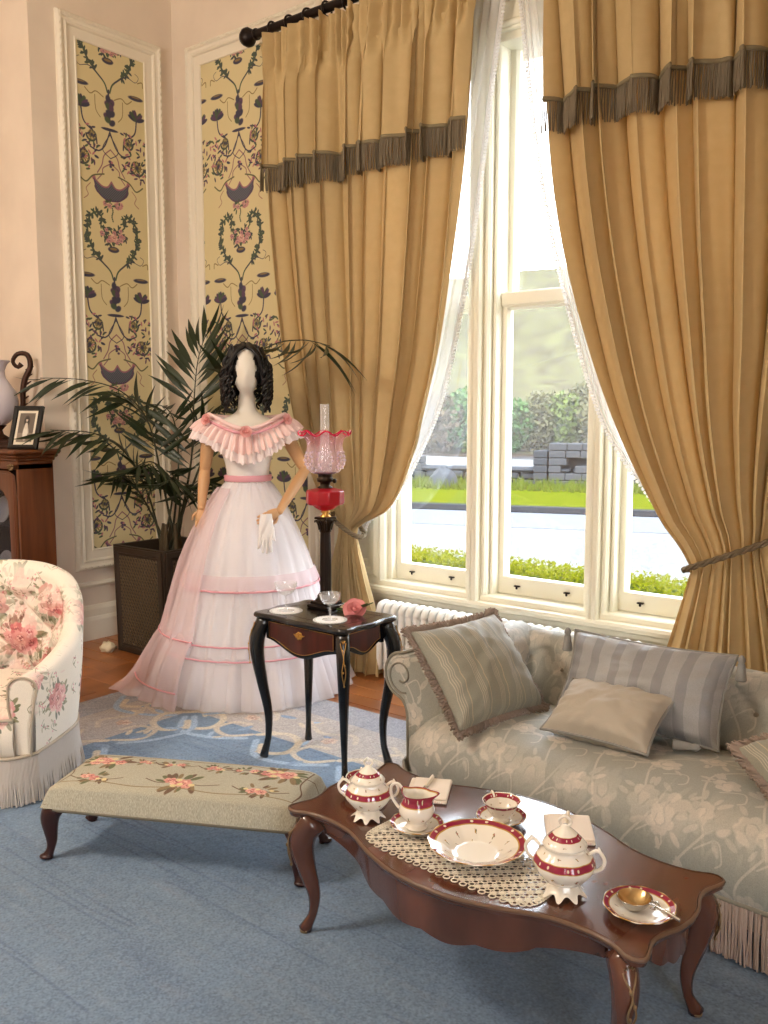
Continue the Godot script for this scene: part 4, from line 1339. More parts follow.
func cushions() -> void:
	var gb := Color(.555, .545, .485)
	var st := [gb]
	for k in 5:
		var x := .04 + k * .2
		for q in 4: st.append([x + q * .016, x + q * .016 + .007, Color(.70, .655, .575)])
		st.append([x + .09, x + .098, Color(.70, .64, .53)])
	var m1 := mat("cushion_stripe", Color(1, 1, 1), .6, 0, stripes(st)); m1.rim_enabled = true; m1.rim = .3
	mat("cushion_fringe", Color(.60, .53, .48), .85)
	var t := thing("cushion", "square olive striped cushion with brown looped fringe leaning on sofa arm", "cushion", Vector3(-1.725, .565, -2.704), 0, "sofa cushions")
	t.basis = Basis(Vector3(.179, 0, -.984), Vector3(-.634, .764, -.116), Vector3(.752, .645, .137)).orthonormalized()
	var g := G.new(); pillow(g, .45, .40, .20, 2)
	part(g, "cover", m1, t)
	var r := RandomNumberGenerator.new(); r.seed = 9
	var ruf := func(o: Node3D, w: float, h: float, deep_: float, n: int) -> void:
		var e := pillow_edge(w, h, n)
		var f := G.new()
		for k in e.size() - 1:
			for q in 3:
				var p: Vector3 = e[k]
				var out := Vector3(p.x / w, p.y / h, 0).normalized()
				var tz := r.randf_range(-.7, .7)
				var d := (out + Vector3(0, 0, tz)).normalized()
				var sd := Vector3(-out.y, out.x, 0) * r.randf_range(-.006, .006)
				f.tube([p - out * .008 + sd, p + d * deep_ * .6 + sd, p + d * deep_ * r.randf_range(.9, 1.1) + sd * 2 + Vector3(0, 0, -tz * .008)], [.004, .0045, .0035], 4)
		var fp := part(f, "fringe", M.cushion_fringe, o); fp.set_meta("kind", "stuff")
	ruf.call(t, .45, .40, .026, 70)
	# large striped cushion with tassels
	var bb := Color(.60, .595, .585)
	var s2 := [bb]
	for k in 7: s2.append([.04 + k * .145, .04 + k * .145 + .062, Color(.525, .52, .52)])
	var m2 := mat("cushion_satin", Color(1, 1, 1), .45, 0, stripes(s2)); m2.rim_enabled = true; m2.rim = .25
	mat("cushion_cord", Color(.53, .52, .50), .7)
	t = thing("cushion", "large grey cushion with wide satin stripes and corner tassels", "cushion", Vector3(-1.203, .545, -2.95), 0, "sofa cushions")
	t.basis = Basis(Vector3(1, 0, -.015), Vector3(-.008, .857, -.516), Vector3(.013, .516, .856)).orthonormalized()
	g = G.new(); pillow(g, .59, .325, .19, 7)
	part(g, "cover", m2, t)
	g = G.new(); g.tube(pillow_edge(.592, .327), .005, 6)
	part(g, "cord", M.cushion_cord, t)
	for c in [[-1, 1], [1, 1], [1, -1]]:
		var p := Vector3(c[0] * .297, c[1] * .166, .0)
		var dn := t.basis.inverse() * Vector3.DOWN
		if c[1] > 0: tassel(t, p + dn * .014 + Vector3(c[0] * .018, .0, .03), dn, M.cushion_cord)
		else: tassel(t, p + Vector3(-.05, -.01, .05), Vector3(-1, -.15, .3), M.cushion_cord)
	# small plain cushion
	var m3 := mat("cushion_plain", Color(.68, .64, .575), .62); m3.rim_enabled = true; m3.rim = .4; relief(m3, 51, .2, .06)
	t = thing("cushion", "small plain beige cushion lying against the large striped one", "cushion", Vector3(-1.242, .487, -2.76), 0, "sofa cushions")
	t.basis = Basis(Vector3(1, 0, .007), Vector3(.006, .478, -.878), Vector3(-.005, .878, .478)).orthonormalized()
	g = G.new(); pillow(g, .375, .255, .15, 12)
	part(g, "cover", m3, t)
	g = G.new(); g.tube(pillow_edge(.378, .258), .005, 6)
	part(g, "piping", M.cushion_cord, t)
	# striped cushion further along the sofa
	t = thing("cushion", "olive striped cushion with brown looped fringe lying on the seat", "cushion", Vector3(-.535, .475, -2.72), 0, "sofa cushions")
	t.basis = (Basis(Vector3.UP, .3) * Basis(Vector3.RIGHT, -1.05) * Basis(Vector3.BACK, .55)).orthonormalized()
	g = G.new(); pillow(g, .40, .36, .14, 5)
	part(g, "cover", m1, t)
	ruf.call(t, .40, .36, .026, 60)

func cabriole(g: G, top: Vector3, foot: Vector3, out: Vector3, rt: float, ra: float, bow: float, sides := 10, fl := 1.0) -> Array:
	var ts := [0.0, .12, .25, .45, .68, .86, .95, 1.0]
	var off := [0.0, .85, 1.0, .45, -.30, -.30, .05, .25]
	var rr := [1.15, 1.1, .92, .62, 0.0, 0.0, .0, 0.0]
	var n := 22
	var ps := []; var rs := []
	for k in n + 1:
		var u := float(k) / n
		ps.append(top.lerp(foot, u) + out * bow * ip(ts, off, u))
		var e := ip(ts, [1.0, .95, .82, .52, .22, .0, .12, .3], u)
		rs.append(lerpf(ra, rt, e))
	g.tube(ps, rs, sides, fl, out)
	return ps

func scroll_mount(g: G, p: Array, out: Vector3, s: float) -> void:
	# an openwork gilt mount that runs down the knee of a leg: shell, S-scrolls and leaves
	var side := out.cross(Vector3.UP).normalized()
	var n := p.size()
	for e in [-1.0, 1.0]:
		var q := []
		for k in 30:
			var u := k / 29.0
			var c: Vector3 = p[0].lerp(p[n - 1], u) if n == 2 else p[int(u * (n - 1))].lerp(p[min(int(u * (n - 1)) + 1, n - 1)], fposmod(u * (n - 1), 1.0))
			q.append(c + side * e * s * (.5 + .5 * cos(u * 9.0)) * (1.0 - .5 * u) + out * s * .15)
		g.tube(q, s * .17, 5)
	for k in 5:
		var u := k / 4.0
		var c: Vector3 = p[int(u * (n - 1))]
		g.ball(c + out * s * .25 + side * s * .35 * sin(k * 2.4), Vector3(s * .32, s * .42, s * .32), 8, 6)
	for k in 5:
		var a := -.9 + k * .45
		g.tube([p[0] + out * s * .1, p[0] + (Vector3.UP * cos(a) + side * sin(a)) * s * 1.1 + out * s * .3], [s * .2, s * .1], 5)

func coffee_table() -> void:
	var t := thing("coffee_table", "low mahogany serpentine tea table with cabriole legs and gilt mounts", "table", Vector3(-1.207, 0, -1.955), deg_to_rad(-3.4))
	var H := .368
	var hx := .535; var hz := .225
	# outline: ears at the corners, bowed sides, double-curved ends
	var quarter := func(s: float) -> Vector2:
		# s 0 .. 1 from the middle of the front to the middle of the end
		if s < .62:
			var x := .515 * s / .62
			var z := ip([0.0, .1, .21, .31, .40, .47, .515], [.302, .292, .256, .212, .200, .208, .230], x)
			return Vector2(x, z)
		if s < .70:
			var a := (s - .62) / .08
			return Vector2(.515 + .038 * sin(a * PI / 2), .230 - .024 * (1 - cos(a * PI / 2)))
		var b := (s - .70) / .30
		var z2 := .206 * (1 - b)
		return Vector2(ip([0.0, .05, .10, .14, .175, .206], [.562, .556, .538, .534, .545, .553], z2), z2)
	var half := []
	var N := 44
	for k in N: half.append(quarter.call(float(k) / N))
	var poly := []
	for k in N: poly.append(half[k])
	poly.append(quarter.call(1.0))
	for k in range(N - 1, 0, -1): poly.append(Vector2(half[k].x, -half[k].y))
	poly.append(Vector2(0, -half[0].y))
	for k in range(1, N): poly.append(Vector2(-half[k].x, -half[k].y))
	poly.append(Vector2(-quarter.call(1.0).x, 0))
	for k in range(N - 1, 0, -1): poly.append(Vector2(-half[k].x, half[k].y))
	var g := G.new()
	g.loft(poly, [Vector2(-.014, H - .024), Vector2(-.004, H - .02), Vector2(-.004, H - .004), Vector2(-.006, H - .001), Vector2(-.009, H)])
	var top := part(g, "tabletop", M.mahogany, t)
	g = G.new()
	g.loft(poly, [Vector2(-.004, H - .010), Vector2(.000, H - .009), Vector2(.0015, H - .005), Vector2(.000, H - .001), Vector2(-.002, H + .0006), Vector2(-.005, H + .0006)], false)
	part(g, "edge_moulding", M.edge_wood, top)
	# aprons with a scalloped lower edge
	for side in 4:
		var line := []
		var n := 60
		if side < 2:
			var sg := 1.0 if side == 0 else -1.0
			for k in n + 1:
				var x := lerpf(-.44, .44, float(k) / n)
				line.append(Vector2(x, sg * (ip([0.0, .1, .21, .31, .40, .47, .515], [.302, .292, .256, .212, .200, .208, .230], absf(x)) - .024)))
		else:
			var sg := 1.0 if side == 2 else -1.0
			for k in n + 1:
				var z := lerpf(.15, -.15, float(k) / n)
				line.append(Vector2(sg * (ip([0.0, .05, .10, .14, .175, .206], [.562, .556, .538, .534, .545, .553], absf(z)) - .026), z * 1.0))
		var dp := .105 if side < 2 else .075
		g = G.new()
		g.grid(n, 4, func(u: float, v: float) -> Vector3:
			var k := int(round(u * n))
			var q: Vector2 = line[k]
			var f := absf(u * 2 - 1)
			var d: float = dp * (.38 + .62 * pow(maxf(0.0, cos(f * PI * .5)), 1.1)) + .012 * absf(sin(f * 9.5)) * (1.0 if f < .62 else 0.0) 
			var inn := -1.0 if q.y > 0 else 1.0
			var th := Vector2(0, inn * .016) if side < 2 else Vector2(-.016 if side == 2 else .016, 0)
			var j := int(round(v * 4))
			var o := Vector2.ZERO if j in [0, 1, 4] else th
			var y := H - .022 if j in [0, 3, 4] else H - .022 - d
			return Vector3(q.x + o.x, y, q.y + o.y), 1, 1)
		part(g, "apron", M.mahogany, t)
	for sx in [-1.0, 1.0]:
		for sz in [-1.0, 1.0]:
			g = G.new()
			var out := Vector3(sx * .75, 0, sz * .65).normalized()
			var ps := cabriole(g, Vector3(sx * .475, H - .03, sz * .178), Vector3(sx * .49, .006, sz * .198), out, .040, .013, .034, 10, .8)
			var leg := part(g, "leg", M.mahogany, t)
			g = G.new()
			g.lathe([Vector2(0, 0), Vector2(.016, 0), Vector2(.017, .006), Vector2(.012, .016), Vector2(0, .02)], 10)
			var sb := part(g, "sabot", M.dull_gilt, leg); sb.position = Vector3(sx * .496, 0, sz * .203)
			g = G.new()
			var mp := []
			for k in 9: mp.append(ps[1 + k] + out * .038)
			scroll_mount(g, mp, out, .014)
			part(g, "gilt_mount", M.dull_gilt, leg)

func side_table() -> void:
	var t := thing("side_table", "small black lacquered side table with rosewood drawer and gilt mounts", "table", Vector3(-2.53, 0, -2.765), deg_to_rad(-1))
	var H := .648
	var poly := []
	for k in 96:
		var a := TAU * k / 96
		var c := cos(a); var s := sin(a)
		var e := 11.0
		var rr := 1.0 / pow(pow(absf(c), e) + pow(absf(s), e), 1.0 / e)
		var x := c * rr * .260; var z := s * rr * .170
		z += signf(z) * .007 * cos(x / .260 * TAU) * smoothstep(.09, .16, absf(z))
		x += signf(x) * .006 * cos(z / .170 * TAU) * smoothstep(.17, .25, absf(x))
		poly.append(Vector2(x, z))
	var g := G.new()
	g.loft(poly, [Vector2(-.012, H - .026), Vector2(0, H - .022), Vector2(.006, H - .016), Vector2(.006, H - .007), Vector2(.002, H - .001), Vector2(-.006, H)])
	var top := part(g, "tabletop", M.ebony, t)
	g = G.new()
	g.loft(poly, [Vector2(-.055, H - .001), Vector2(-.055, H + .0008)])
	part(g, "veneer_inlay", M.rosewood, top)
	# carcass sides with curved lower edges
	for side in 4:
		g = G.new()
		var a := .215 if side < 2 else .125
		var off := .135 if side < 2 else .222
		var sg := 1.0 if side % 2 == 0 else -1.0
		var lo := .140 if side < 2 else .115
		g.grid(40, 4, func(u: float, v: float) -> Vector3:
			var j := int(round(v * 4))
			var x := (u * 2 - 1) * a
			var f := absf(u * 2 - 1)
			var d: float = lo * (.78 + .30 * cos(f * PI) * .6 + .04) 
			var y := H - .024 if j in [0, 3, 4] else H - .024 - d
			var o: float = (off if j in [0, 1, 4] else off - .018) * sg
			if side < 2: return Vector3(x * sg, y, o + sg * .010 * cos(f * PI * .5))
			return Vector3(o, y, -x * sg))
		var pn := part(g, "side_panel" if side != 0 else "front_panel", M.ebony, t)
		# veneered field with a gilt line round it
		var w := a - .03
		var tr: Transform3D
		if side < 2: tr = Transform3D(Basis() if side == 0 else Basis(Vector3.UP, PI), Vector3(0, 0, (off + .011) * sg))
		else: tr = Transform3D(Basis(Vector3.UP, PI / 2 * sg), Vector3((off + .002) * sg, 0, 0))
		g = G.new(); g.tr = tr
		g.grid(24, 2, func(u: float, v: float) -> Vector3:
			var f := absf(u * 2 - 1)
			var d: float = lo * (.66 + .16 * cos(f * PI))
			return Vector3((u * 2 - 1) * w, lerpf(H - .032 - d, H - .036, v), .0 + (.002 if side >= 2 else -.004 + .008 * cos(f * PI * .5))))
		part(g, "veneer_panel" if side else "drawer", M.rosewood, pn)
		g = G.new(); g.tr = tr
		var ln := []
		for k in 25:
			var u := k / 24.0
			var f := absf(u * 2 - 1)
			ln.append(Vector3((u * 2 - 1) * w, H - .032 - lo * (.66 + .16 * cos(f * PI)), .003 + (0.0 if side >= 2 else -.003 + .008 * cos(f * PI * .5))))
		ln.append(Vector3(w, H - .036, .001)); ln.append(Vector3(-w, H - .036, .001)); ln.append(ln[0])
		g.tube(ln, .0013, 5)
		part(g, "gilt_line", M.brass, pn)
		if side == 0:
			g = G.new()
			g.tr = Transform3D(Basis(), Vector3(0, H - .068, off + .018))
			for k in 7:
				var b := TAU * k / 7
				g.ball(Vector3(cos(b) * .013, sin(b) * .011, 0), Vector3(.008, .007, .005), 8, 6)
			g.ball(Vector3(0, 0, .003), Vector3(.006, .006, .006), 8, 6)
			g.tube([Vector3(-.03, .004, 0), Vector3(-.014, -.003, .003), Vector3(0, 0, 0), Vector3(.014, -.003, .003), Vector3(.03, .004, 0)], [.002, .004, .003, .004, .002], 6)
			part(g, "drawer_handle", M.brass, pn)
	for sx in [-1.0, 1.0]:
		for sz in [-1.0, 1.0]:
			g = G.new()
			var out := Vector3(sx * .7, 0, sz * .7).normalized()
			var ps := cabriole(g, Vector3(sx * .222, H - .025, sz * .132), Vector3(sx * .232, .004, sz * .132), out, .033, .014, .036, 10, .9)
			var leg := part(g, "leg", M.ebony, t)
			g = G.new()
			var mp := []
			for k in 7: mp.append(ps[1 + k] + out * .033)
			scroll_mount(g, mp, out, .011)
			part(g, "gilt_mount", M.brass, leg)

func armchair() -> void:
	var m := mat("chintz", Color(1, 1, 1), .75, 0, chintz(Color(.93, .89, .82), 5, 1.0)); m.rim_enabled = true; m.rim = .2
	m.uv1_triplanar = true; m.uv1_scale = Vector3.ONE * 1.75; m.uv1_offset = Vector3(.35, .62, .1)
	var mi := mat("chintz_inner", Color(1, 1, 1), .8, 0, chintz(Color(.93, .89, .82), 5, 1.3)); mi.uv1_triplanar = true; mi.uv1_scale = Vector3.ONE * 1.75; mi.uv1_offset = m.uv1_offset
	mat("chair_piping", Color(.72, .66, .58), .75)
	mat("chair_fringe", Color(.80, .76, .72), .8)
	var t := thing("armchair", "tufted cream tub armchair printed with roses, white fringe to the floor", "armchair", Vector3(-3.54, 0, -1.735), deg_to_rad(40))
	# plan of the shell from one arm front round the back to the other
	var us := [0.0, .14, .28, .40, .5, .60, .72, .86, 1.0]
	var px := [.30, .325, .325, .22, 0.0, -.22, -.325, -.325, -.30]
	var pz := [.24, .07, -.12, -.28, -.325, -.28, -.12, .07, .24]
	var hs := [.49, .515, .60, .79, .83, .79, .60, .515, .49]
	var tilt := [.0, .02, .05, .10, .12, .10, .05, .02, .0]
	var nrm := func(u: float) -> Vector2:
		var e := .01
		var d := Vector2(ip(us, px, minf(u + e, 1)) - ip(us, px, maxf(u - e, 0)), ip(us, pz, minf(u + e, 1)) - ip(us, pz, maxf(u - e, 0))).normalized()
		return Vector2(-d.y, d.x)   # points outwards
	var at := func(u: float, w: float, y: float) -> Vector3:
		# w: 0 inner face, 1 outer face
		var n: Vector2 = nrm.call(u)
		var H := ip(us, hs, u)
		var lean := ip(us, tilt, u) * y / H
		var q := Vector2(ip(us, px, u), ip(us, pz, u)) + n * (lean + (w - .5) * .085)
		return Vector3(q.x, y, q.y)
	var tuft := func(u: float, y: float) -> float:
		var a: float = (u * 17.0 + (y - .42) / .115) * .5
		var b: float = (u * 17.0 - (y - .42) / .115) * .5
		return pow(absf(sin(PI * a) * sin(PI * b)), .5)
	var g := G.new()
	var shape := func(u: float, v: float) -> Vector3:
		var H := ip(us, hs, u)
		var uu := u
		if v < .5:
			var y := lerpf(.28, H - .04, v / .5)
			var p: Vector3 = at.call(uu, 0.0, y)
			var n: Vector2 = nrm.call(uu)
			var k: float = smoothstep(.0, .06, v) * smoothstep(.5, .43, v) * smoothstep(.04, .14, uu) * smoothstep(.96, .86, uu)
			var d: float = (.42 - tuft.call(uu, y)) * .062 * k
			return p + Vector3(n.x, 0, n.y) * d
		if v < .72:
			var a := (v - .5) / .22 * PI
			return at.call(uu, .5 - .5 * cos(a), H - .04 + .045 * sin(a))
		return at.call(uu, 1.0 + .25 * sin((v - .72) / .28 * PI) * 0.3, lerpf(H - .04, .19, (v - .72) / .28))
	g.grid(110, 24, func(u: float, v: float) -> Vector3: return shape.call(u, lerpf(.48, 1.0, v)))
	part(g, "outer_back", m, t)
	g = G.new()
	g.grid(130, 40, func(u: float, v: float) -> Vector3: return shape.call(u, v * .5))
	var shell := part(g, "inner_back", mi, t)
	var bg := G.new()
	bg.ball(Vector3.ZERO, Vector3(.010, .010, .010), 8, 6)
	var bm := bg.mesh()
	for k in range(4, 14):
		for row in 4:
			var u := (k + (.5 if row % 2 else .0)) / 8.5 - .0
			u = (k * 2 + (1 if row % 2 else 0)) / 17.0 * .5 * 1.0 if false else (k + (row % 2) * 1.0) / 17.0
			if (k + row) % 2: continue
			var y := .42 + row * .115
			if y > ip(us, hs, u) - .08: continue
			var n: Vector2 = nrm.call(u)
			piece(bm, "button", M.chair_piping, shell, Transform3D(Basis(), at.call(u, 0.0, y) + Vector3(n.x, 0, n.y) * .010))
	# scrolled arm fronts
	for s in [0.0, 1.0]:
		var c: Vector3 = at.call(s, .5, .42)
		var sx := 1.0 if s < .5 else -1.0
		g = G.new()
		g.tr = Transform3D(Basis(Vector3.RIGHT, Vector3.BACK, Vector3.DOWN), Vector3(c.x, 0, .235))
		var pl := []
		for k in 17:
			var a := PI + PI * k / 16
			pl.append(Vector2(cos(a) * -.055 * 1.0 + sx * .008, -.452 + sin(a) * .045))
		pl.append_array([Vector2(-.048, -.38), Vector2(-.034, -.30), Vector2(-.03, -.19), Vector2(.03, -.19), Vector2(.034, -.30), Vector2(.048, -.38)])
		g.loft(pl, [Vector2(-.004, -.05), Vector2(0, .0), Vector2(0, .016), Vector2(-.006, .026), Vector2(-.014, .028)])
		var af := part(g, "arm_front", m, t)
		g = G.new()
		var pp := []
		for q in pl: pp.append(Vector3(c.x + q.x, -q.y, .262))
		pp.append(pp[0])
		g.tube(pp, .005, 6)
		part(g, "piping", M.chair_piping, af)
	# seat cushion and front border
	g = G.new()
	g.grid(30, 30, func(u: float, v: float) -> Vector3:
		var x := (u * 2 - 1)
		var z := lerpf(.30, -.27, v)
		var hw := .27 - .06 * smoothstep(.4, 1.0, v)
		var y := .335 + .045 * sqrt(maxf(0, (1 - x * x * x * x))) * (1.0 - pow(1 - v, 8.0) * .9)
		if v < .001: y = .29
		return Vector3(x * hw, y, z - .02 * x * x * (1 - v)))
	part(g, "seat", m, t)
	g = G.new()
	g.grid(24, 8, func(u: float, v: float) -> Vector3:
		var x := (u * 2 - 1)
		return Vector3(x * .272, lerpf(.17, .34, v), .285 + .02 * sin(v * PI) - .02 * x * x))
	part(g, "seat_border", m, t)
	g = G.new()
	var sp := []
	for k in 25:
		var x := k / 12.0 - 1
		sp.append(Vector3(x * .27, .336, .296 - .02 * x * x))
	g.tube(sp, .006, 6)
	part(g, "seat_piping", M.chair_piping, t)
	g = G.new()
	g.box(Vector3(0, .16, 0), Vector3(.52, .08, .46), .02)
	part(g, "frame", M.dark_leg_wood, t)
	for x in [-.22, .22]:
		for z in [-.2, .2]:
			g = G.new()
			g.lathe([Vector2(0, 0), Vector2(.016, 0), Vector2(.022, .04), Vector2(.026, .13), Vector2(0, .13)], 12)
			var f := part(g, "leg", M.dark_leg_wood, t); f.position = Vector3(x, 0, z)
	# fringe round front and sides
	var line := []
	for k in 41: line.append(at.call(.5 - k / 80.0, 1.02, .195))
	for k in 13:
		var x := .9 - k / 12.0 * 1.8
		line.append(Vector3(x * .3, .19, .305 - .02 * x * x))
	for k in 41: line.append(at.call(1 - k / 80.0, 1.02, .195))
	var fl := curve(line, 520)
	var r := RandomNumberGenerator.new(); r.seed = 2
	g = G.new()
	for k in 521:
		var p: Vector3 = fl[k]
		var o := Vector3(p.x, 0, p.z).normalized()
		g.tube([p, p + o * .004 + Vector3(0, -.09, 0), p + o * r.randf_range(.0, .018) + Vector3(r.randf_range(-.008, .008), -.186, r.randf_range(-.006, .006))], [.0026, .0034, .0036], 5)
	var fr := part(g, "fringe", M.chair_fringe, t); fr.set_meta("kind", "stuff")
	g = G.new()
	g.tube(fl.filter(func(_p): return true), .007, 5)
	part(g, "fringe_braid", M.chair_piping, t)

func footstool() -> void:
	var p := Paint.new(1024, 400, Color(.68, .66, .585))
	var r := RandomNumberGenerator.new(); r.seed = 15
	var brn := Color(.42, .33, .26); var grn := Color(.40, .41, .29); var tan := Color(.52, .44, .32)
	for c in [[170, 110, 1.2], [520, 115, 1.6], [830, 115, 1.2], [150, 280, 1.6], [870, 285, 1.7], [430, 280, .95], [610, 280, .95], [300, 290, .8], [730, 285, .9]]:
		var s: float = c[2]
		for k in int(16 * s):
			var a := r.randf() * TAU
			p.leaf(c[0] + cos(a) * 34 * s, c[1] + sin(a) * 20 * s, r.randf_range(18, 40) * s, a * .9, [grn, brn, tan][k % 3])
		p.stroke([Vector2(c[0] - 90 * s, c[1] + 14), Vector2(c[0] - 50 * s, c[1] - 12), Vector2(c[0], c[1] + 8), Vector2(c[0] + 50 * s, c[1] - 10), Vector2(c[0] + 95 * s, c[1] + 10)], 3.0, brn)
		for k in int(4 * s):
			p.rose(c[0] + r.randf_range(-34, 34) * s, c[1] + r.randf_range(-12, 12) * s, r.randf_range(14, 20) * s, Color(.52, .20, .22), Color(.75, .45, .43), Color(.90, .72, .64), r)
		for k in int(3 * s): p.dab(c[0] + r.randf_range(-44, 44) * s, c[1] + r.randf_range(-18, 18) * s, 9 * s, 8 * s, 0, Color(.84, .77, .58), .3)
	p.stroke([Vector2(60, 350), Vector2(200, 335), Vector2(360, 355), Vector2(520, 338), Vector2(680, 355), Vector2(840, 338), Vector2(970, 350)], 3.0, brn)
	p.stroke([Vector2(60, 60), Vector2(200, 75), Vector2(360, 58), Vector2(520, 72), Vector2(680, 58), Vector2(840, 75), Vector2(970, 60)], 3.0, tan)
	for x in [50, 975]: p.stroke([Vector2(x, 60), Vector2(x + 12, 140), Vector2(x - 10, 220), Vector2(x + 8, 350)], 3.0, brn)
	p.speckle(.28, 8, .9, .9)
	var m := mat("needlepoint", Color(1, 1, 1), .9, 0, p.tex()); relief(m, 66, .35, .1)
	mat("stool_braid", Color(.55, .51, .43), .85)
	var t := thing("footstool", "long low footstool with needlepoint flower top and dark cabriole legs", "footstool", Vector3(-2.362, 0, -1.882), deg_to_rad(27.3))
	var W := .452; var D := .165; var H := .262
	var g := G.new()
	# padded top: superellipse in section
	g.grid(48, 26, func(u: float, v: float) -> Vector3:
		var a := u * 2 - 1
		var b := 1 - v * 2
		var e := pow(absf(a), 20.0)
		var f := pow(absf(b), 14.0)
		var k := pow(maxf(0.0, (1 - e) * (1 - f)), .5)
		return Vector3(a * W, .185 + (H - .185) * k + .012 * (1 - a * a) * (1 - b * b), b * D), 1, 1, false, func(u: float, v: float) -> Vector2: return Vector2(u, v))
	part(g, "needlepoint_top", m, t)
	g = G.new()
	g.box(Vector3(0, .188, 0), Vector3(W * 2 - .006, .036, D * 2 - .006), .008)
	part(g, "seat_rail", M.stool_braid, t)
	for sx in [-1.0, 1.0]:
		for sz in [-1.0, 1.0]:
			g = G.new()
			var out := Vector3(sx * .8, 0, sz * .4).normalized()
			cabriole(g, Vector3(sx * (W - .035), .178, sz * (D - .035)), Vector3(sx * (W - .012), .008, sz * (D - .02)), out, .034, .0135, .012, 10)
			g.ball(Vector3(sx * (W - .006), .010, sz * (D - .016)), Vector3(.024, .010, .02), 10, 6)
			part(g, "leg", M.dark_leg_wood, t)

func cabinet() -> void:
	mat("cabinet_lining", Color(.05, .06, .13), .8)
	mat("cabinet_carve", Color(.42, .22, .12), .4)
	var X := -5.0; var zb := -3.03; var zf := -2.80; var W := 1.25; var H := 1.28
	var t := thing("display_cabinet", "inlaid walnut display cabinet with arched glass door against the wall", "cabinet", Vector3(X - W / 2, -.012, (zb + zf) / 2))
	var D := zf - zb
	var g := G.new()
	for s in [-1.0, 1.0]:
		g.box(Vector3(s * (W / 2 - .012), .62, 0), Vector3(.024, 1.16, D), .003)
	g.box(Vector3(0, .62, -D / 2 + .008), Vector3(W - .04, 1.16, .014), .002)
	g.box(Vector3(0, .06, 0), Vector3(W - .04, .04, D - .01), .003)
	g.box(Vector3(0, 1.19, 0), Vector3(W, .05, D), .003)
	part(g, "carcass", M.cabinet_wood, t)
	g = G.new()
	for y in [.45, .80]: g.box(Vector3(0, y, -.02), Vector3(W - .05, .015, D - .06))
	g.box(Vector3(0, .62, -D / 2 + .018), Vector3(W - .05, 1.1, .004))
	part(g, "shelf_lining", M.cabinet_lining, t)
	g = G.new()
	var tp := []
	for q in [Vector2(-W / 2, -D / 2), Vector2(W / 2, -D / 2), Vector2(W / 2, D / 2), Vector2(-W / 2, D / 2)]: tp.append(q)
	g.box(Vector3(0, 1.225, 0), Vector3(W + .02, .02, D + .02), .006)
	g.box(Vector3(0, 1.245, .004), Vector3(W + .06, .02, D + .05), .008)
	g.box(Vector3(0, 1.27, .008), Vector3(W + .10, .03, D + .08), .012)
	part(g, "cornice_top", M.cabinet_wood, t)
	g = G.new()
	g.box(Vector3(0, .03, 0), Vector3(W + .03, .06, D + .02), .006)
	part(g, "plinth", M.cabinet_wood, t)
	for q in 2:
		# door: a frame with an arched opening
		var x0 := -W / 2 + .03 + q * (W / 2 - .03); var x1 := x0 + W / 2 - .035
		var xm := (x0 + x1) / 2
		var ow := (x1 - x0) / 2 - .075
		g = G.new()
		var n := 40
		g.grid(n, 3, func(u: float, v: float) -> Vector3:
			# rim from the arched opening to the door's edge, then round to its back
			var a := u * TAU
			var c := cos(a); var s := sin(a)
			var e := 1.0 / pow(pow(absf(c), 14.0) + pow(absf(s), 14.0), 1.0 / 14.0)
			var inn := Vector2(xm + c * e * ow, .62 + s * e * .42)
			if s > 0:
				inn.y = .62 + s * e * .36 + .10 * sqrt(maxf(0.0, 1 - pow((inn.x - xm) / ow, 2))) - .02
			var outp := Vector2(xm + clampf(c * e, -1, 1) * (x1 - x0) / 2, .62 + clampf(s * e, -1, 1) * .535)
			var j := int(round(v * 3))
			if j == 0: return Vector3(inn.x, inn.y, D / 2 - .006)
			if j == 1: return Vector3(inn.x, inn.y, D / 2 + .006)
			if j == 2: return Vector3(outp.x, outp.y, D / 2 + .006)
			return Vector3(outp.x, outp.y, D / 2 - .006), 1, 1, true)
		var d := part(g, "door", M.cabinet_wood, t)
		g = G.new()
		g.box(Vector3(xm, .64, D / 2 - .002), Vector3(ow * 2.05, .98, .003))
		part(g, "door_pane", M.thin_glass, d)
		g = G.new()
		g.tube([Vector3(x0 + .012, .1, D / 2 + .008), Vector3(x0 + .012, 1.14, D / 2 + .008), Vector3(x1 - .012, 1.14, D / 2 + .008), Vector3(x1 - .012, .1, D / 2 + .008), Vector3(x0 + .012, .1, D / 2 + .008)], .003, 5)
		part(g, "inlay_line", M.cabinet_carve, d)
	for x in [-W / 2 + .05, W / 2 - .05]:
		g = G.new()
		g.tr = Transform3D(Basis(), Vector3(x, 1.19, D / 2 + .01))
		for k in 7:
			var a := -1.5 + k * .5
			g.tube([Vector3.ZERO, Vector3(sin(a) * .034, -cos(a) * .03, .010)], [.008, .005], 6)
		g.ball(Vector3(0, 0, .008), Vector3(.014, .012, .01), 8, 6)
		part(g, "carved_mount", M.dull_gilt, t)
	# plates standing inside
	mat("plate_grey", Color(.48, .49, .54), .3)
	var np := 0
	for y in [.4575, .8075]:
		for x in [.44, .16]:
			g = G.new()
			g.lathe([Vector2(0, -.01), Vector2(.04, -.008), Vector2(.055, .002), Vector2(.085, .012), Vector2(.087, .016), Vector2(.06, .010), Vector2(.04, .0), Vector2(0, 0)], 32)
			var o := single(g, "display_plate", M.plate_grey, "pale grey plate standing on the %s shelf behind the cabinet's glass door" % ["upper" if y > .5 else "lower"], "plate", "plates in the display cabinet")
			o.transform = Transform3D(Basis(Vector3.RIGHT, PI / 2 - .22), Vector3(X - W / 2 + x, y + .078 - .012, (zb + zf) / 2 - .045))
			np += 1
	# urn with a scrolled bronze handle
	mat("urn_glaze", Color(.80, .77, .80), .15)
	mat("urn_bronze", Color(.24, .14, .09), .45, .6)
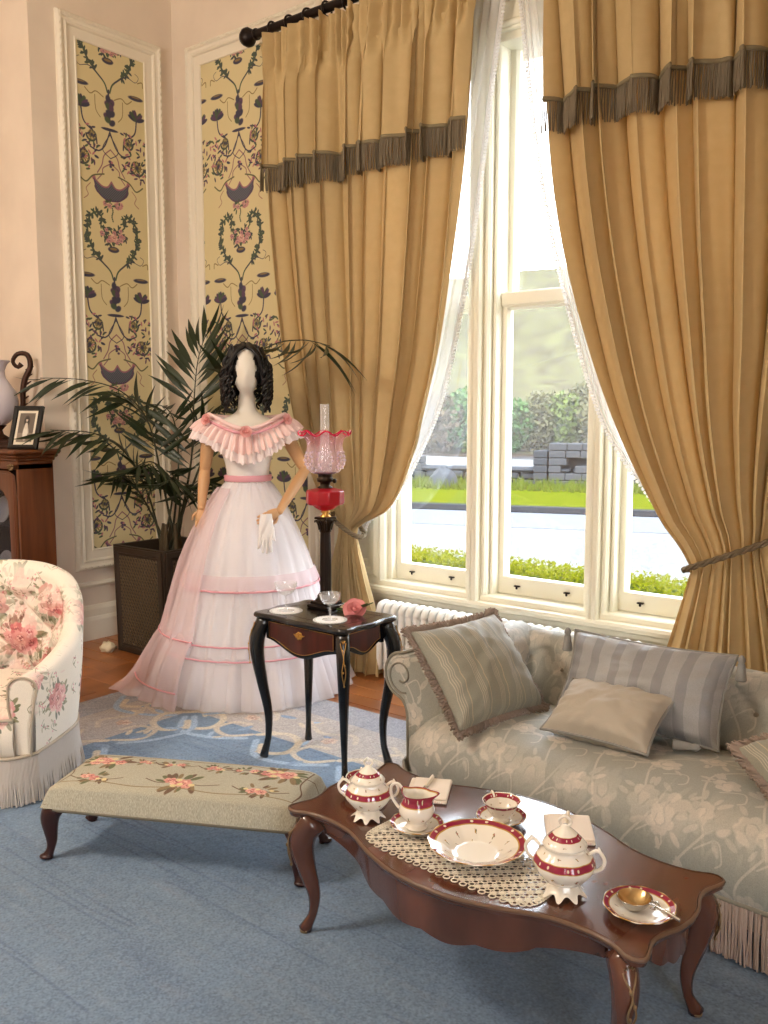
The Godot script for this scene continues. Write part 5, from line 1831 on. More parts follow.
	var u := thing("urn", "pale porcelain urn with scrolled dark bronze handles on the cabinet", "urn", Vector3(-5.33, 1.273, -2.87), .9)
	g = G.new()
	g.box(Vector3(0, .015, 0), Vector3(.16, .03, .16), .006)
	g.box(Vector3(0, .04, 0), Vector3(.13, .025, .13), .006)
	g.lathe([Vector2(.055, .05), Vector2(.06, .065), Vector2(.03, .085), Vector2(.022, .11), Vector2(.04, .13), Vector2(.05, .14)], 24)
	part(g, "foot", M.urn_bronze, u)
	g = G.new()
	g.lathe([Vector2(.03, .135), Vector2(.07, .16), Vector2(.11, .215), Vector2(.125, .28), Vector2(.115, .34), Vector2(.08, .39), Vector2(.055, .43), Vector2(.05, .47), Vector2(.065, .51), Vector2(.085, .53), Vector2(.08, .535), Vector2(.05, .5), Vector2(0, .46)], 32)
	part(g, "body", M.urn_glaze, u)
	for s in [-1.0, 1.0]:
		g = G.new()
		g.tube(curve([Vector3(s * .10, .20, 0), Vector3(s * .145, .26, 0), Vector3(s * .15, .34, 0), Vector3(s * .165, .42, 0), Vector3(s * .20, .50, 0), Vector3(s * .185, .57, 0), Vector3(s * .13, .575, 0), Vector3(s * .10, .53, 0), Vector3(s * .125, .495, 0), Vector3(s * .15, .515, 0)], 40), [.010, .011, .012, .013, .013, .014, .015, .016, .016, .017, .017, .018, .018, .018, .018, .018, .018, .018, .018, .018, .018, .017, .017, .017, .017, .016, .016, .016, .015, .015, .014, .014, .014, .013, .013, .012, .012, .012, .013, .015, .017], 8)
		for k in 6:
			g.tube([Vector3(s * (.14 + k * .007), .25 + k * .045, 0), Vector3(s * (.175 + k * .009), .275 + k * .045, 0)], [.010, .003], 6)
		part(g, "handle", M.urn_bronze, u)
	# photograph in a black frame
	mat("frame_black", Color(.035, .03, .03), .35)
	mat("photo_mat", Color(.88, .84, .76), .8)
	var f := thing("photo_frame", "black framed old photograph of a standing figure leaning on the cabinet top", "photo frame", Vector3(-5.03, 1.275, -2.85), deg_to_rad(27))
	var lean := Basis(Vector3.RIGHT, -.36)
	var pw := .19; var ph := .27
	g = G.new(); g.tr = Transform3D(lean, Vector3.ZERO)
	g.frame(-pw / 2, 0, pw / 2, ph, [Vector2(0, -.012), Vector2(0, .008), Vector2(.008, .012), Vector2(.024, .010), Vector2(.028, 0)])
	part(g, "frame", M.frame_black, f)
	g = G.new(); g.tr = Transform3D(lean, Vector3.ZERO)
	g.box(Vector3(0, ph / 2, -.002), Vector3(pw - .04, ph - .04, .004))
	part(g, "mount", M.photo_mat, f)
	var pt := Paint.new(96, 140, Color(.42, .38, .34))
	pt.im.fill_rect(Rect2i(0, 96, 96, 44), Color(.55, .50, .45))
	pt.dab(48, 40, 20, 30, 0, Color(.22, .19, .17), .4)
	pt.dab(48, 95, 17, 42, 0, Color(.86, .83, .78), .25)
	pt.dab(48, 62, 11, 18, 0, Color(.82, .78, .72), .3)
	pt.dab(48, 34, 7, 9, 0, Color(.80, .74, .68), .3)
	pt.dab(48, 26, 8, 5, 0, Color(.20, .17, .15), .4)
	pt.dab(62, 84, 5, 20, -.3, Color(.78, .74, .69), .3)
	mat("photo_print", Color(1, 1, 1), .4, 0, pt.tex())
	g = G.new(); g.tr = Transform3D(lean, Vector3.ZERO)
	var a0 := .044
	g.flat([Vector3(-pw / 2 + a0, a0, .0012), Vector3(pw / 2 - a0, a0, .0012), Vector3(pw / 2 - a0, ph - a0, .0012), Vector3(-pw / 2 + a0, ph - a0, .0012)], [Vector2(0, 1), Vector2(1, 1), Vector2(1, 0), Vector2(0, 0)])
	part(g, "photograph", M.photo_print, f)
	g = G.new()
	g.box(Vector3(0, .09, -.105), Vector3(.04, .18, .004))
	var eo := part(g, "easel_back", M.frame_black, f); eo.rotation.x = .12

func planter() -> void:
	mat("planter_wood", Color(.20, .155, .115), .5)
	mat("planter_lattice", Color(.36, .29, .20), .5)
	mat("soil", Color(.09, .07, .05), .95)
	var t := thing("planter", "dark square wooden planter with diamond lattice panels in the corner", "planter", Vector3(-4.572, -.012, -3.565))
	var H := .68
	var g := G.new()
	var ring := func(b0: float, b1: float, y0: float, y1: float) -> void:
		for k in 4:
			var R := Basis(Vector3.UP, PI / 2 * k)
			g.flat([R * Vector3(-b0, y0, b0), R * Vector3(b0, y0, b0), R * Vector3(b1, y1, b1), R * Vector3(-b1, y1, b1)])
	ring.call(.238, .252, 0.0, H)
	ring.call(.252, .226, H, H)
	ring.call(.226, .222, H, H - .12)
	part(g, "box", M.planter_wood, t)
	g = G.new()
	g.box(Vector3(0, H - .1, 0), Vector3(.44, .03, .44), .004)
	part(g, "soil_surface", M.soil, t)
	for k in 4:
		var R := Basis(Vector3.UP, PI / 2 * k)
		g = G.new()
		g.tr = Transform3D(R, Vector3.ZERO)
		g.tr = g.tr * Transform3D(Basis(Vector3.RIGHT, .0206), Vector3(0, 0, .239))
		g.frame(-.236, .005, .236, H - .01, [Vector2(0, 0), Vector2(0, .010), Vector2(.03, .010), Vector2(.036, .004), Vector2(.04, .007), Vector2(.048, .004), Vector2(.052, 0)])
		var fr := part(g, "panel_frame", M.planter_wood, t)
		g = G.new()
		g.tr = Transform3D(R, Vector3.ZERO) * Transform3D(Basis(Vector3.RIGHT, .0206), Vector3(0, 0, .240))
		var x0 := -.186; var x1 := .186; var y0 := .057; var y1 := H - .062
		for d in [-1.0, 1.0]:
			for q in range(-14, 30):
				# a slanting bar clipped to the panel
				var c := q * .042
				var ax := x0; var ay: float = y0 + c + (d * 0.0)
				var p0 := Vector2(x0, y0 + c) if d > 0 else Vector2(x1, y0 + c)
				var p1 := p0 + Vector2(d, 1.0 * 1.55) * (x1 - x0)
				var s0 := clampf((y0 - p0.y) / (p1.y - p0.y), 0, 1); var s1 := clampf((y1 - p0.y) / (p1.y - p0.y), 0, 1)
				if s1 - s0 < .02: continue
				var A := p0.lerp(p1, s0); var B := p0.lerp(p1, s1)
				g.tube([Vector3(A.x, A.y, .002), Vector3(B.x, B.y, .002)], .0042, 4)
		part(g, "lattice", M.planter_lattice, fr)
	palm()

func palm() -> void:
	var m := mat("palm_leaf", Color(.115, .165, .095), .4); m.backlight_enabled = true; m.backlight = Color(.10, .16, .04)
	mat("palm_leaf_pale", Color(.15, .20, .10), .45)
	mat("palm_stem", Color(.20, .20, .11), .6)
	mat("palm_base", Color(.30, .24, .15), .8)
	var root := Vector3(-4.572, .575, -3.565)
	var t := thing("palm", "tall kentia palm with arching dark green fronds in the planter", "palm", root)
	var dist := 5.70
	# blade: a narrow folded leaflet, one metre long along +y
	var g := G.new()
	var pw := [0.0, .3, .8, 1.0, .9, .62, .30, 0.0]
	g.grid(2, 7, func(u: float, v: float) -> Vector3:
		var k := int(round(v * 7))
		var w: float = pw[k] * .052
		return Vector3((u * 2 - 1) * w, v, absf(u * 2 - 1) * w * .4 - .22 * v * v))
	var blade := g.mesh()
	var r := RandomNumberGenerator.new(); r.seed = 51
	# each frond: pixels its stalk passes, how far the tip comes towards the room, leaflet length, where leaflets begin, count, spread
	var fronds := [
		[[Vector2(168, 552), Vector2(162, 480), Vector2(148, 422), Vector2(122, 392), Vector2(84, 380), Vector2(40, 378)], .15, .25, .40, 19, .9],
		[[Vector2(166, 552), Vector2(150, 500), Vector2(128, 456), Vector2(96, 434), Vector2(50, 430)], .35, .24, .40, 16, .95],
		[[Vector2(178, 552), Vector2(190, 470), Vector2(194, 400), Vector2(198, 360), Vector2(206, 334)], -.1, .30, .68, 10, .75],
		[[Vector2(182, 552), Vector2(206, 450), Vector2(236, 372), Vector2(270, 346), Vector2(302, 340), Vector2(330, 346)], .95, .34, .50, 16, 1.0],
		[[Vector2(170, 552), Vector2(172, 500), Vector2(166, 474), Vector2(152, 462), Vector2(136, 466)], .45, .26, .55, 12, 1.1],
		[[Vector2(176, 552), Vector2(188, 480), Vector2(196, 436), Vector2(212, 414), Vector2(236, 404)], .1, .24, .5, 12, .9],
		[[Vector2(164, 552), Vector2(144, 500), Vector2(124, 476), Vector2(106, 474)], .3, .19, .45, 11, .9],
		[[Vector2(178, 552), Vector2(184, 510), Vector2(190, 488), Vector2(202, 480), Vector2(216, 486)], .35, .24, .4, 12, 1.1],
		[[Vector2(172, 552), Vector2(178, 480), Vector2(176, 430), Vector2(166, 408), Vector2(146, 404)], -.25, .22, .55, 11, .9],
		[[Vector2(176, 552), Vector2(180, 505), Vector2(176, 480), Vector2(168, 480)], .5, .24, .5, 10, 1.2],
	]
	for f in fronds:
		var pts := []
		var n: int = f[0].size()
		for k in n:
			var s := float(k) / (n - 1)
			pts.append(deep(f[0][k].x, f[0][k].y, dist - f[1] * s * s) - root)
		pts[0] = Vector3(r.randf_range(-.05, .05), .0, r.randf_range(-.05, .05))
		var cv := curve(pts, 40)
		g = G.new()
		var rad := []
		for k in 41: rad.append(lerpf(.0085, .0022, k / 40.0))
		g.tube(cv, rad, 6)
		var fr := part(g, "frond", M.palm_stem, t)
		var cnt: int = f[4]
		for q in cnt:
			for sd in [-1.0, 1.0]:
				var s: float = lerpf(f[3], 1.0, (q + .5 * (0.5 + sd * .25)) / cnt)
				var k := clampi(int(s * 40), 1, 40)
				var tn: Vector3 = (cv[k] - cv[k - 1]).normalized()
				var side := tn.cross(Vector3.UP)
				if side.length() < .2: side = Basis.from_euler(Vector3(0, YAW, 0)) * Vector3.RIGHT
				side = side.normalized()
				var along := lerpf(.45, 1.0, (s - f[3]) / (1 - f[3]))
				if q == cnt - 1: along = 2.2
				var d: Vector3 = (side * sd * f[5] * .8 + tn * along + Vector3.DOWN * r.randf_range(.35, .85) * (1.0 if absf(tn.y) < .8 else .0)).normalized()
				var ln: float = f[2] * r.randf_range(1.0, 1.35) * (1.15 - .45 * absf((s - f[3]) / (1 - f[3]) - .35))
				var tip: Vector3 = root + cv[k] + d * ln
				if (tip.x < WX + .05 and tip.z < BZ + .05) or tip.z < WZ + .08 or (tip.x > -4.15 and tip.z < -3.86): continue
				var b := basis_y(d, tn)
				b = b * Basis(Vector3.UP, r.randf_range(-.5, .5))
				piece(blade, "leaflet", M.palm_leaf if r.randf() < .7 else M.palm_leaf_pale, fr, Transform3D(b.scaled_local(Vector3(ln * 1.05, ln, ln)), cv[k]))
	for k in 5:
		g = G.new()
		var a := TAU * k / 5
		g.tube([Vector3(cos(a) * .06, -.01, sin(a) * .06), Vector3(cos(a) * .055, .10, sin(a) * .055), Vector3(cos(a) * .045, .22, sin(a) * .045)], [.022, .017, .009], 8)
		part(g, "stem_base", M.palm_base, t)

func mannequin() -> void:
	var m: StandardMaterial3D
	mat("plaster_white", Color(.90, .87, .82), .5)
	mat("arm_wood", Color(.80, .62, .44), .45)
	m = mat("wig_hair", Color(.035, .025, .03), .42); m.rim_enabled = true; m.rim = .2
	m = mat("organza", Color(.965, .955, .965), .75); m.backlight_enabled = true; m.backlight = Color(.5, .48, .48); m.rim_enabled = true; m.rim = .3
	m = mat("organza_sheer", Color(.97, .955, .965, .5), .8); m.transparency = BaseMaterial3D.TRANSPARENCY_ALPHA; m.backlight_enabled = true; m.backlight = Color(.6, .55, .56)
	m = mat("organza_pink", Color(.965, .87, .885, .42), .8); m.transparency = BaseMaterial3D.TRANSPARENCY_ALPHA; m.backlight_enabled = true; m.backlight = Color(.55, .42, .43)
	m = mat("ruffle_pink", Color(.965, .84, .82), .75); m.backlight_enabled = true; m.backlight = Color(.4, .3, .3)
	m = mat("ruffle_white", Color(.97, .91, .90), .75); m.backlight_enabled = true; m.backlight = Color(.4, .38, .38)
	mat("ribbon_pink", Color(.90, .64, .68), .5)
	mat("silk_rose", Color(.94, .70, .68), .6)
	mat("satin_bodice", Color(.95, .92, .90), .4)
	mat("stand_metal", Color(.6, .6, .6), .4, .8)
	var o := Vector3(-3.635, 0, -3.365)
	var t := thing("mannequin", "white-faced mannequin with dark curls wearing a pink and white ball gown", "mannequin", o, deg_to_rad(46))
	# stand
	var g := G.new()
	g.lathe([Vector2(0, .0), Vector2(.15, .0), Vector2(.15, .012), Vector2(.02, .02), Vector2(.018, 1.1), Vector2(0, 1.1)], 24)
	part(g, "stand", M.stand_metal, t)
	# torso, neck and head in one surface: height, half width, half depth, centre forward
	var ys := [1.12, 1.20, 1.28, 1.34, 1.39, 1.425, 1.45, 1.475, 1.50, 1.54, 1.58, 1.60, 1.62, 1.65, 1.70, 1.75, 1.80, 1.83, 1.845]
	var wx := [.102, .106, .128, .146, .168, .172, .142, .090, .056, .046, .043, .036, .048, .060, .071, .074, .064, .04, .001]
	var wz := [.085, .088, .105, .112, .095, .082, .074, .064, .052, .045, .044, .044, .062, .076, .088, .090, .080, .05, .001]
	var cz := [.0, .0, .01, .012, .0, -.006, -.010, -.014, -.014, -.012, -.008, .016, .026, .026, .018, .012, .004, .0, .0]
	g = G.new()
	g.grid(36, 60, func(u: float, v: float) -> Vector3:
		var y := lerpf(1.12, 1.845, v)
		if v > .9: y = lerpf(1.12, 1.845, .9 + .1 * sin((v - .9) / .1 * PI / 2))
		var a := -u * TAU
		var c := cos(a); var s := sin(a)
		var x := ip(ys, wx, y) * c
		var z := ip(ys, wz, y) * s + ip(ys, cz, y)
		if s > .5 and y > 1.62 and y < 1.78: z += .010 * exp(-pow(x / .016, 2)) * exp(-pow((y - 1.685) / .03, 2))
		return Vector3(x, y, z), 1, 1, true)
	part(g, "body", M.plaster_white, t)
	# wig: cap behind the face and hanging ringlets
	g = G.new()
	g.grid(36, 24, func(u: float, v: float) -> Vector3:
		# from the hairline round the face back over the skull
		var a := -u * TAU
		var e := v * PI * .98
		var fx := sin(e + .62) if e + .62 < PI else .0
		var k := clampf((e + .54) / PI, 0, 1)
		var zz := cos(k * PI)
		var rr := sin(k * PI)
		return Vector3(cos(a) * rr * .108, 1.735 + sin(a) * rr * .118 - .012 * maxf(0.0, zz), -.012 + zz * .112) * Vector3(1, 1, 1) + Vector3(cos(a * 9) * .003, sin(a * 11) * .004, 0), 1, 1, true)
	var r := RandomNumberGenerator.new(); r.seed = 88
	for k in 110:
		var a := r.randf_range(.15, TAU - .15) + PI / 2   # leaves the face open
		if absf(fposmod(a - PI / 2 + PI, TAU) - PI) < .62: continue
		var dx := cos(a); var dz := sin(a)
		var top := 1.845 - r.randf_range(.0, .14)
		var end := r.randf_range(1.49, 1.58)
		var ph := r.randf() * TAU
		var cr := r.randf_range(.007, .013)
		var ps := []; var rs := []
		for q in 34:
			var s := q / 33.0
			var y := lerpf(top, end, s)
			var out := .085 + .045 * smoothstep(0.0, .4, s) + r.randf() * .0 - .015 * smoothstep(.75, 1.0, s)
			var w := cr * smoothstep(.1, .45, s)
			var th := ph + s * 26.0
			ps.append(Vector3(dx * (out * 1.0 + w * cos(th)) - dz * w * sin(th), y + .012 * sin(s * PI) , dz * (out * .92 + w * cos(th)) + dx * w * sin(th) - .012))
			rs.append(lerpf(.008, .0055, s))
		g.tube(ps, rs, 5)
	for k in 60:
		# curls swept over the crown
		var a := r.randf() * TAU
		var ps := []
		for q in 12:
			var s := q / 11.0
			var e := lerpf(.05, 1.25, s)
			ps.append(Vector3(cos(a + s * .4) * sin(e) * .112, 1.74 + cos(e) * .118 + .004 * sin(s * 20), sin(a + s * .4) * sin(e) * .10 - .015))
		if ps[11].z > .05 and absf(ps[11].x) < .07: continue
		g.tube(ps, .009, 5)
	for s in [-1.0, 1.0]:
		for k in 9:
			# locks combed from the parting down past the temples
			var q := k / 8.0
			g.tube(curve([Vector3(s * .004, 1.852 - q * .012, .0 + q * .060), Vector3(s * (.030 + .01 * q), 1.845 - q * .028, .015 + q * .072), Vector3(s * .066, 1.80 - q * .02, .02 + q * .070), Vector3(s * (.088 - .006 * q), 1.72, .01 + q * .060), Vector3(s * (.098 - .01 * q), 1.64, .0 + q * .055)], 14), .0105, 6)
	part(g, "wig", M.wig_hair, t)
	# jointed wooden arms
	wood_arm(t, [Vector3(-.205, 1.375, -.01), Vector3(-.232, 1.18, -.02), Vector3(-.25, .985, .05), Vector3(-.262, .93, .075)], Vector3(-.05, -1, .2), -1.0)
	wood_arm(t, [Vector3(.205, 1.375, .0), Vector3(.308, 1.185, .08), Vector3(.165, .985, .275), Vector3(.125, .962, .305)], Vector3(-.75, -.35, .35), 1.0)
	# bodice
	g = G.new()
	g.grid(48, 20, func(u: float, v: float) -> Vector3:
		var y := lerpf(1.11, 1.42, v)
		var a := -u * TAU
		var px := 1.0 + .012 * sin(a * 16.0)
		var dip := .05 * exp(-pow(cos(a) / .5, 2)) * (1.0 if sin(a) > 0 else .3) * v
		return Vector3((ip(ys, wx, y) + .012) * cos(a) * px, y - dip, (ip(ys, wz, y) + .013) * sin(a) * px + ip(ys, cz, y)), 1, 1, true)
	part(g, "bodice", M.satin_bodice, t)
	# off-shoulder ruffle in two layers, with pink roll at the neckline
	var neck := func(a: float) -> Vector3:
		var f := maxf(0.0, sin(a))
		return Vector3(cos(a) * .190, 1.478 - .075 * pow(f, 3.0) - .02 * maxf(0, -sin(a)), sin(a) * (.105 + .02 * f))
	for layer in 3:
		g = G.new()
		var L0: float = [0.0, .35, .0][layer]; var L1: float = [.72, 1.0, 1.02][layer]
		g.grid(300, 14, func(u: float, v: float) -> Vector3:
			var a := -u * TAU
			var n: Vector3 = neck.call(a)
			var f := maxf(0.0, sin(a))
			var s := lerpf(L0, L1, v)
			var drop := s * (.118 + .060 * pow(f, 6.0)) - .02 * sin(s * PI) * (1.0 - f)
			var out := 1.0 + s * .62 - .22 * s * s
			var wv := sin(u * TAU * [44, 38, 31][layer] + layer * 2.0 + 1.2 * sin(u * 31)) * (.004 + .016 * v)
			var d := Vector3(cos(a), 0, sin(a) * 1.1).normalized()
			return Vector3(n.x * (out + .12 * s), n.y - drop + .006 * sin(u * TAU * 62) * v, n.z * (out + .10 * s)) + d * (wv + [.014, .004, -.004][layer] * (v + .3)), 1, 1, true)
		part(g, ["ruffle", "ruffle_flounce", "ruffle_lining"][layer], [M.ruffle_pink, M.ruffle_white, M.ruffle_white][layer], t)
	g = G.new()
	var nk := []
	for k in 81:
		var a := -TAU * k / 80.0
		nk.append(neck.call(a) + Vector3(cos(a) * .014, .004, sin(a) * .014))
	nk[80] = nk[0]
	g.tube(nk, .012, 8)
	part(g, "neckline_roll", M.ruffle_pink, t)
	g = G.new()
	var rb := []
	for k in 61:
		var a := -PI * k / 60.0
		var q: Vector3 = neck.call(-a)
		rb.append(q + Vector3(cos(-a) * .040, -.020, sin(-a) * .045))
	g.tube(rb, .008, 6)
	part(g, "neckline_ribbon", M.ribbon_pink, t)
	for a in [.55, 1.58, 2.58]:
		var c: Vector3 = neck.call(a) + Vector3(cos(a) * .055, -.012, sin(a) * .065)
		silk_rose(t, c, Vector3(cos(a), .35, sin(a) + .4).normalized(), .029, M.silk_rose)
	# waist sash
	g = G.new()
	g.lathe([Vector2(.124, 1.122), Vector2(.130, 1.126), Vector2(.128, 1.138), Vector2(.131, 1.15), Vector2(.124, 1.156)], 40, func(a: float, p: Vector2, _k: float) -> Vector2: return Vector2(p.x * (1.0 - .13 * absf(sin(a))), p.y))
	part(g, "sash", M.ribbon_pink, t)
	# skirt
	var sy := [0.0, .07, .235, .4, .57, .735, .9, 1.01, 1.09, 1.125]
	var sr := [.525, .505, .458, .412, .362, .312, .245, .193, .146, .116]
	var rad := func(y: float, a: float) -> float:
		return ip(sy, sr, y) * (1.0 - .20 * absf(sin(a)) * smoothstep(.95, 1.12, y))
	var zf := func(a: float) -> float: return sin(a) * (1.0 if sin(a) > 0 else .84)
	var tier := func(called: String, mt: Material, y0: float, y1: float, add0: float, add1: float, folds: int, amp: float, ph: float) -> void:
		var q := G.new()
		q.grid(folds * 8, 26, func(u: float, v: float) -> Vector3:
			var a := -u * TAU
			var y := lerpf(y0, y1, v)
			var f := sin(a * folds + ph + .8 * sin(a * 3.0 + ph)) + .4 * sin(a * folds * 1.7 + 2.0 + y * 3.0)
			var w: float = rad.call(y, a) + lerpf(add0, add1, v) + amp * f * (.25 + .75 * (1 - v))
			return Vector3(cos(a) * w, y + (.006 * f if v < .01 else 0.0), zf.call(a) * w), 1, 1, true)
		part(q, called, mt, t)
	tier.call("underskirt", M.organza, .03, 1.12, -.03, -.006, 16, .010, .3)
	tier.call("skirt", M.organza_sheer, .50, 1.125, .004, .0, 22, .008, 1.0)
	tier.call("upper_flounce", M.organza_sheer, .255, .585, .022, .004, 34, .011, 2.0)
	tier.call("lower_flounce", M.organza_sheer, .006, .315, .036, .006, 26, .022, .6)
	tier.call("hem_flounce", M.organza_sheer, .012, .245, .024, .012, 19, .024, 3.0)
	tier.call("pink_band", M.organza_pink, .58, .655, .020, .018, 22, .006, 1.0)
	for q in [[.578, .025, .0055], [.312, .034, .005], [.245, .040, .005]]:
		g = G.new()
		var rp := []
		for k in 121:
			var a := -TAU * k / 120.0
			var w: float = rad.call(q[0], a) + q[1] + .004 * sin(a * 34)
			rp.append(Vector3(cos(a) * w, q[0], zf.call(a) * w))
		rp[120] = rp[0]
		g.tube(rp, q[2], 6, .5, Vector3.UP)
		part(g, "skirt_ribbon", M.ribbon_pink, t)
	# pink overskirt swept to one side: two puffed tiers that trail on the floor
	for q in [[.30, 1.09, .022, .055, 30.0], [.010, .36, .045, .105, 38.0]]:
		g = G.new()
		g.grid(150, 30, func(u: float, v: float) -> Vector3:
			var a := lerpf(PI * .70, PI * 1.55, u)
			var y := lerpf(q[0], q[1], v)
			var puff := sin(PI * minf(1.0, (1 - v) * 1.15)) * .03 * (1.0 if q[0] < .1 else .4)
			var tail := pow(1 - v, 4.0) * .13 * exp(-pow((u - .34) / .10, 2)) * (1.0 if q[0] < .1 else 0.0)
			var f := sin(u * q[4] * 2.2 + v * 1.5) + .5 * sin(u * q[4] * 3.7 + 1.0)
			var w: float = rad.call(y, a) + lerpf(q[3], q[2], v) + puff + tail + .011 * f * (.3 + .7 * (1 - v))
			return Vector3(cos(a) * w, y + (.008 * f if v < .01 and q[0] > .1 else 0.0), zf.call(a) * w))
		part(g, "overskirt_tier", M.organza_pink, t)
	for q in [[.33, .062], [.10, .128]]:
		g = G.new()
		var er := []
		for k in 61:
			var a := lerpf(PI * .70, PI * 1.55, k / 60.0)
			var w: float = rad.call(q[0], a) + q[1]
			er.append(Vector3(cos(a) * w, q[0], zf.call(a) * w))
		g.tube(er, .005, 5)
		part(g, "overskirt_ribbon", M.ribbon_pink, t)
	# the glove that the hand holds
	m = mat("glove_white", Color(.95, .93, .92), .7)
	var gl := thing("glove", "limp white evening glove held in the mannequin's hand", "glove", o + Basis(Vector3.UP, deg_to_rad(46)) * Vector3(.095, .955, .325), deg_to_rad(46))
	g = G.new()
	g.grid(20, 16, func(u: float, v: float) -> Vector3:
		var a := -u * TAU
		var y := lerpf(-.115, .02, v)
		return Vector3(cos(a) * ip([-.115, -.08, -.03, .02], [.036, .04, .036, .030], y), y, sin(a) * .010 + .004 * sin(a * 5 + y * 60)), 1, 1, true)
	part(g, "palm", m, gl)
	for k in 5:
		var x := -.030 + k * .0165
		var L: float = [.055, .075, .082, .074, .05][k]
		g = G.new()
		var b := Vector3(x, -.105, 0)
		if k == 4: b = Vector3(.032, -.07, 0)
		g.tube([b + Vector3(0, .02, 0), b + Vector3((k - 2) * .002, -L * .5, .006), b + Vector3((k - 2) * .006, -L, .0)], [.009, .0085, .006], 8)
		part(g, "finger", m, gl)

func wood_arm(t: Node3D, j: Array, point: Vector3, sd: float) -> void:
	var g := G.new()
	g.tube([j[0], j[0].lerp(j[1], .3), j[0].lerp(j[1], .7), j[1]], [.034, .038, .034, .028], 12)
	var ua := part(g, "upper_arm", M.arm_wood, t)
	g = G.new(); g.ball(j[1], Vector3.ONE * .030)
	part(g, "elbow_joint", M.arm_wood, ua)
	g = G.new()
	g.tube([j[1], j[1].lerp(j[2], .3), j[1].lerp(j[2], .75), j[2]], [.028, .032, .025, .020], 12)
	var fa := part(g, "forearm", M.arm_wood, t)
	g = G.new(); g.ball(j[2], Vector3.ONE * .021)
	part(g, "wrist_joint", M.arm_wood, fa)
	# hand: palm and five fingers
	var d := point.normalized()
	var side := d.cross(Vector3(0, 0, 1)).normalized()
	var up := side.cross(d)
	g = G.new()
	g.tube([j[2], j[2] + d * .025, j[2] + d * .055, j[2] + d * .078], [.015, .026, .030, .024], 12, .55, side)
	for k in 4:
		var b: Vector3 = j[2] + d * .070 + side * (k - 1.5) * .0145
		var L: float = [.058, .068, .064, .050][k]
		g.tube([b, b + d * L * .45 + up * .004, b + d * L * .75 - up * .008, b + d * L * .9 - up * .02], [.0085, .008, .0072, .0055], 8)
	var tb: Vector3 = j[2] + d * .028 + side * sd * -.024
	g.tube([tb, tb + side * sd * -.018 + d * .02, tb + side * sd * -.022 + d * .042 - up * .008], [.0095, .0085, .006], 8)
	part(g, "hand", M.arm_wood, fa)

func silk_rose(parent: Node3D, c: Vector3, n: Vector3, s: float, m: Material, called := "rose") -> MeshInstance3D:
	var g := G.new()
	g.tr = Transform3D(basis_y(n), c)
	for ring in 3:
		var cnt: int = [3, 5, 6][ring]
		for k in cnt:
			var a0 := TAU * k / cnt + ring * .6
			var R: float = s * [.32, .62, 1.0][ring]
			var h: float = s * [.75, .62, .42][ring]
			g.grid(6, 5, func(u: float, v: float) -> Vector3:
				var a := a0 + (u - .5) * TAU / cnt * 1.5
				var rr := R * (.25 + .75 * sin(v * 1.7)) * (1.0 + .12 * v * (1 - 4 * (u - .5) * (u - .5)))
				return Vector3(cos(a) * rr, h * v * (1.0 - .25 * pow(absf(u - .5) * 2, 2)), -sin(a) * rr))
	g.ball(Vector3(0, s * .3, 0), Vector3(s * .22, s * .3, s * .22), 8, 6)
	return part(g, called, m, parent)

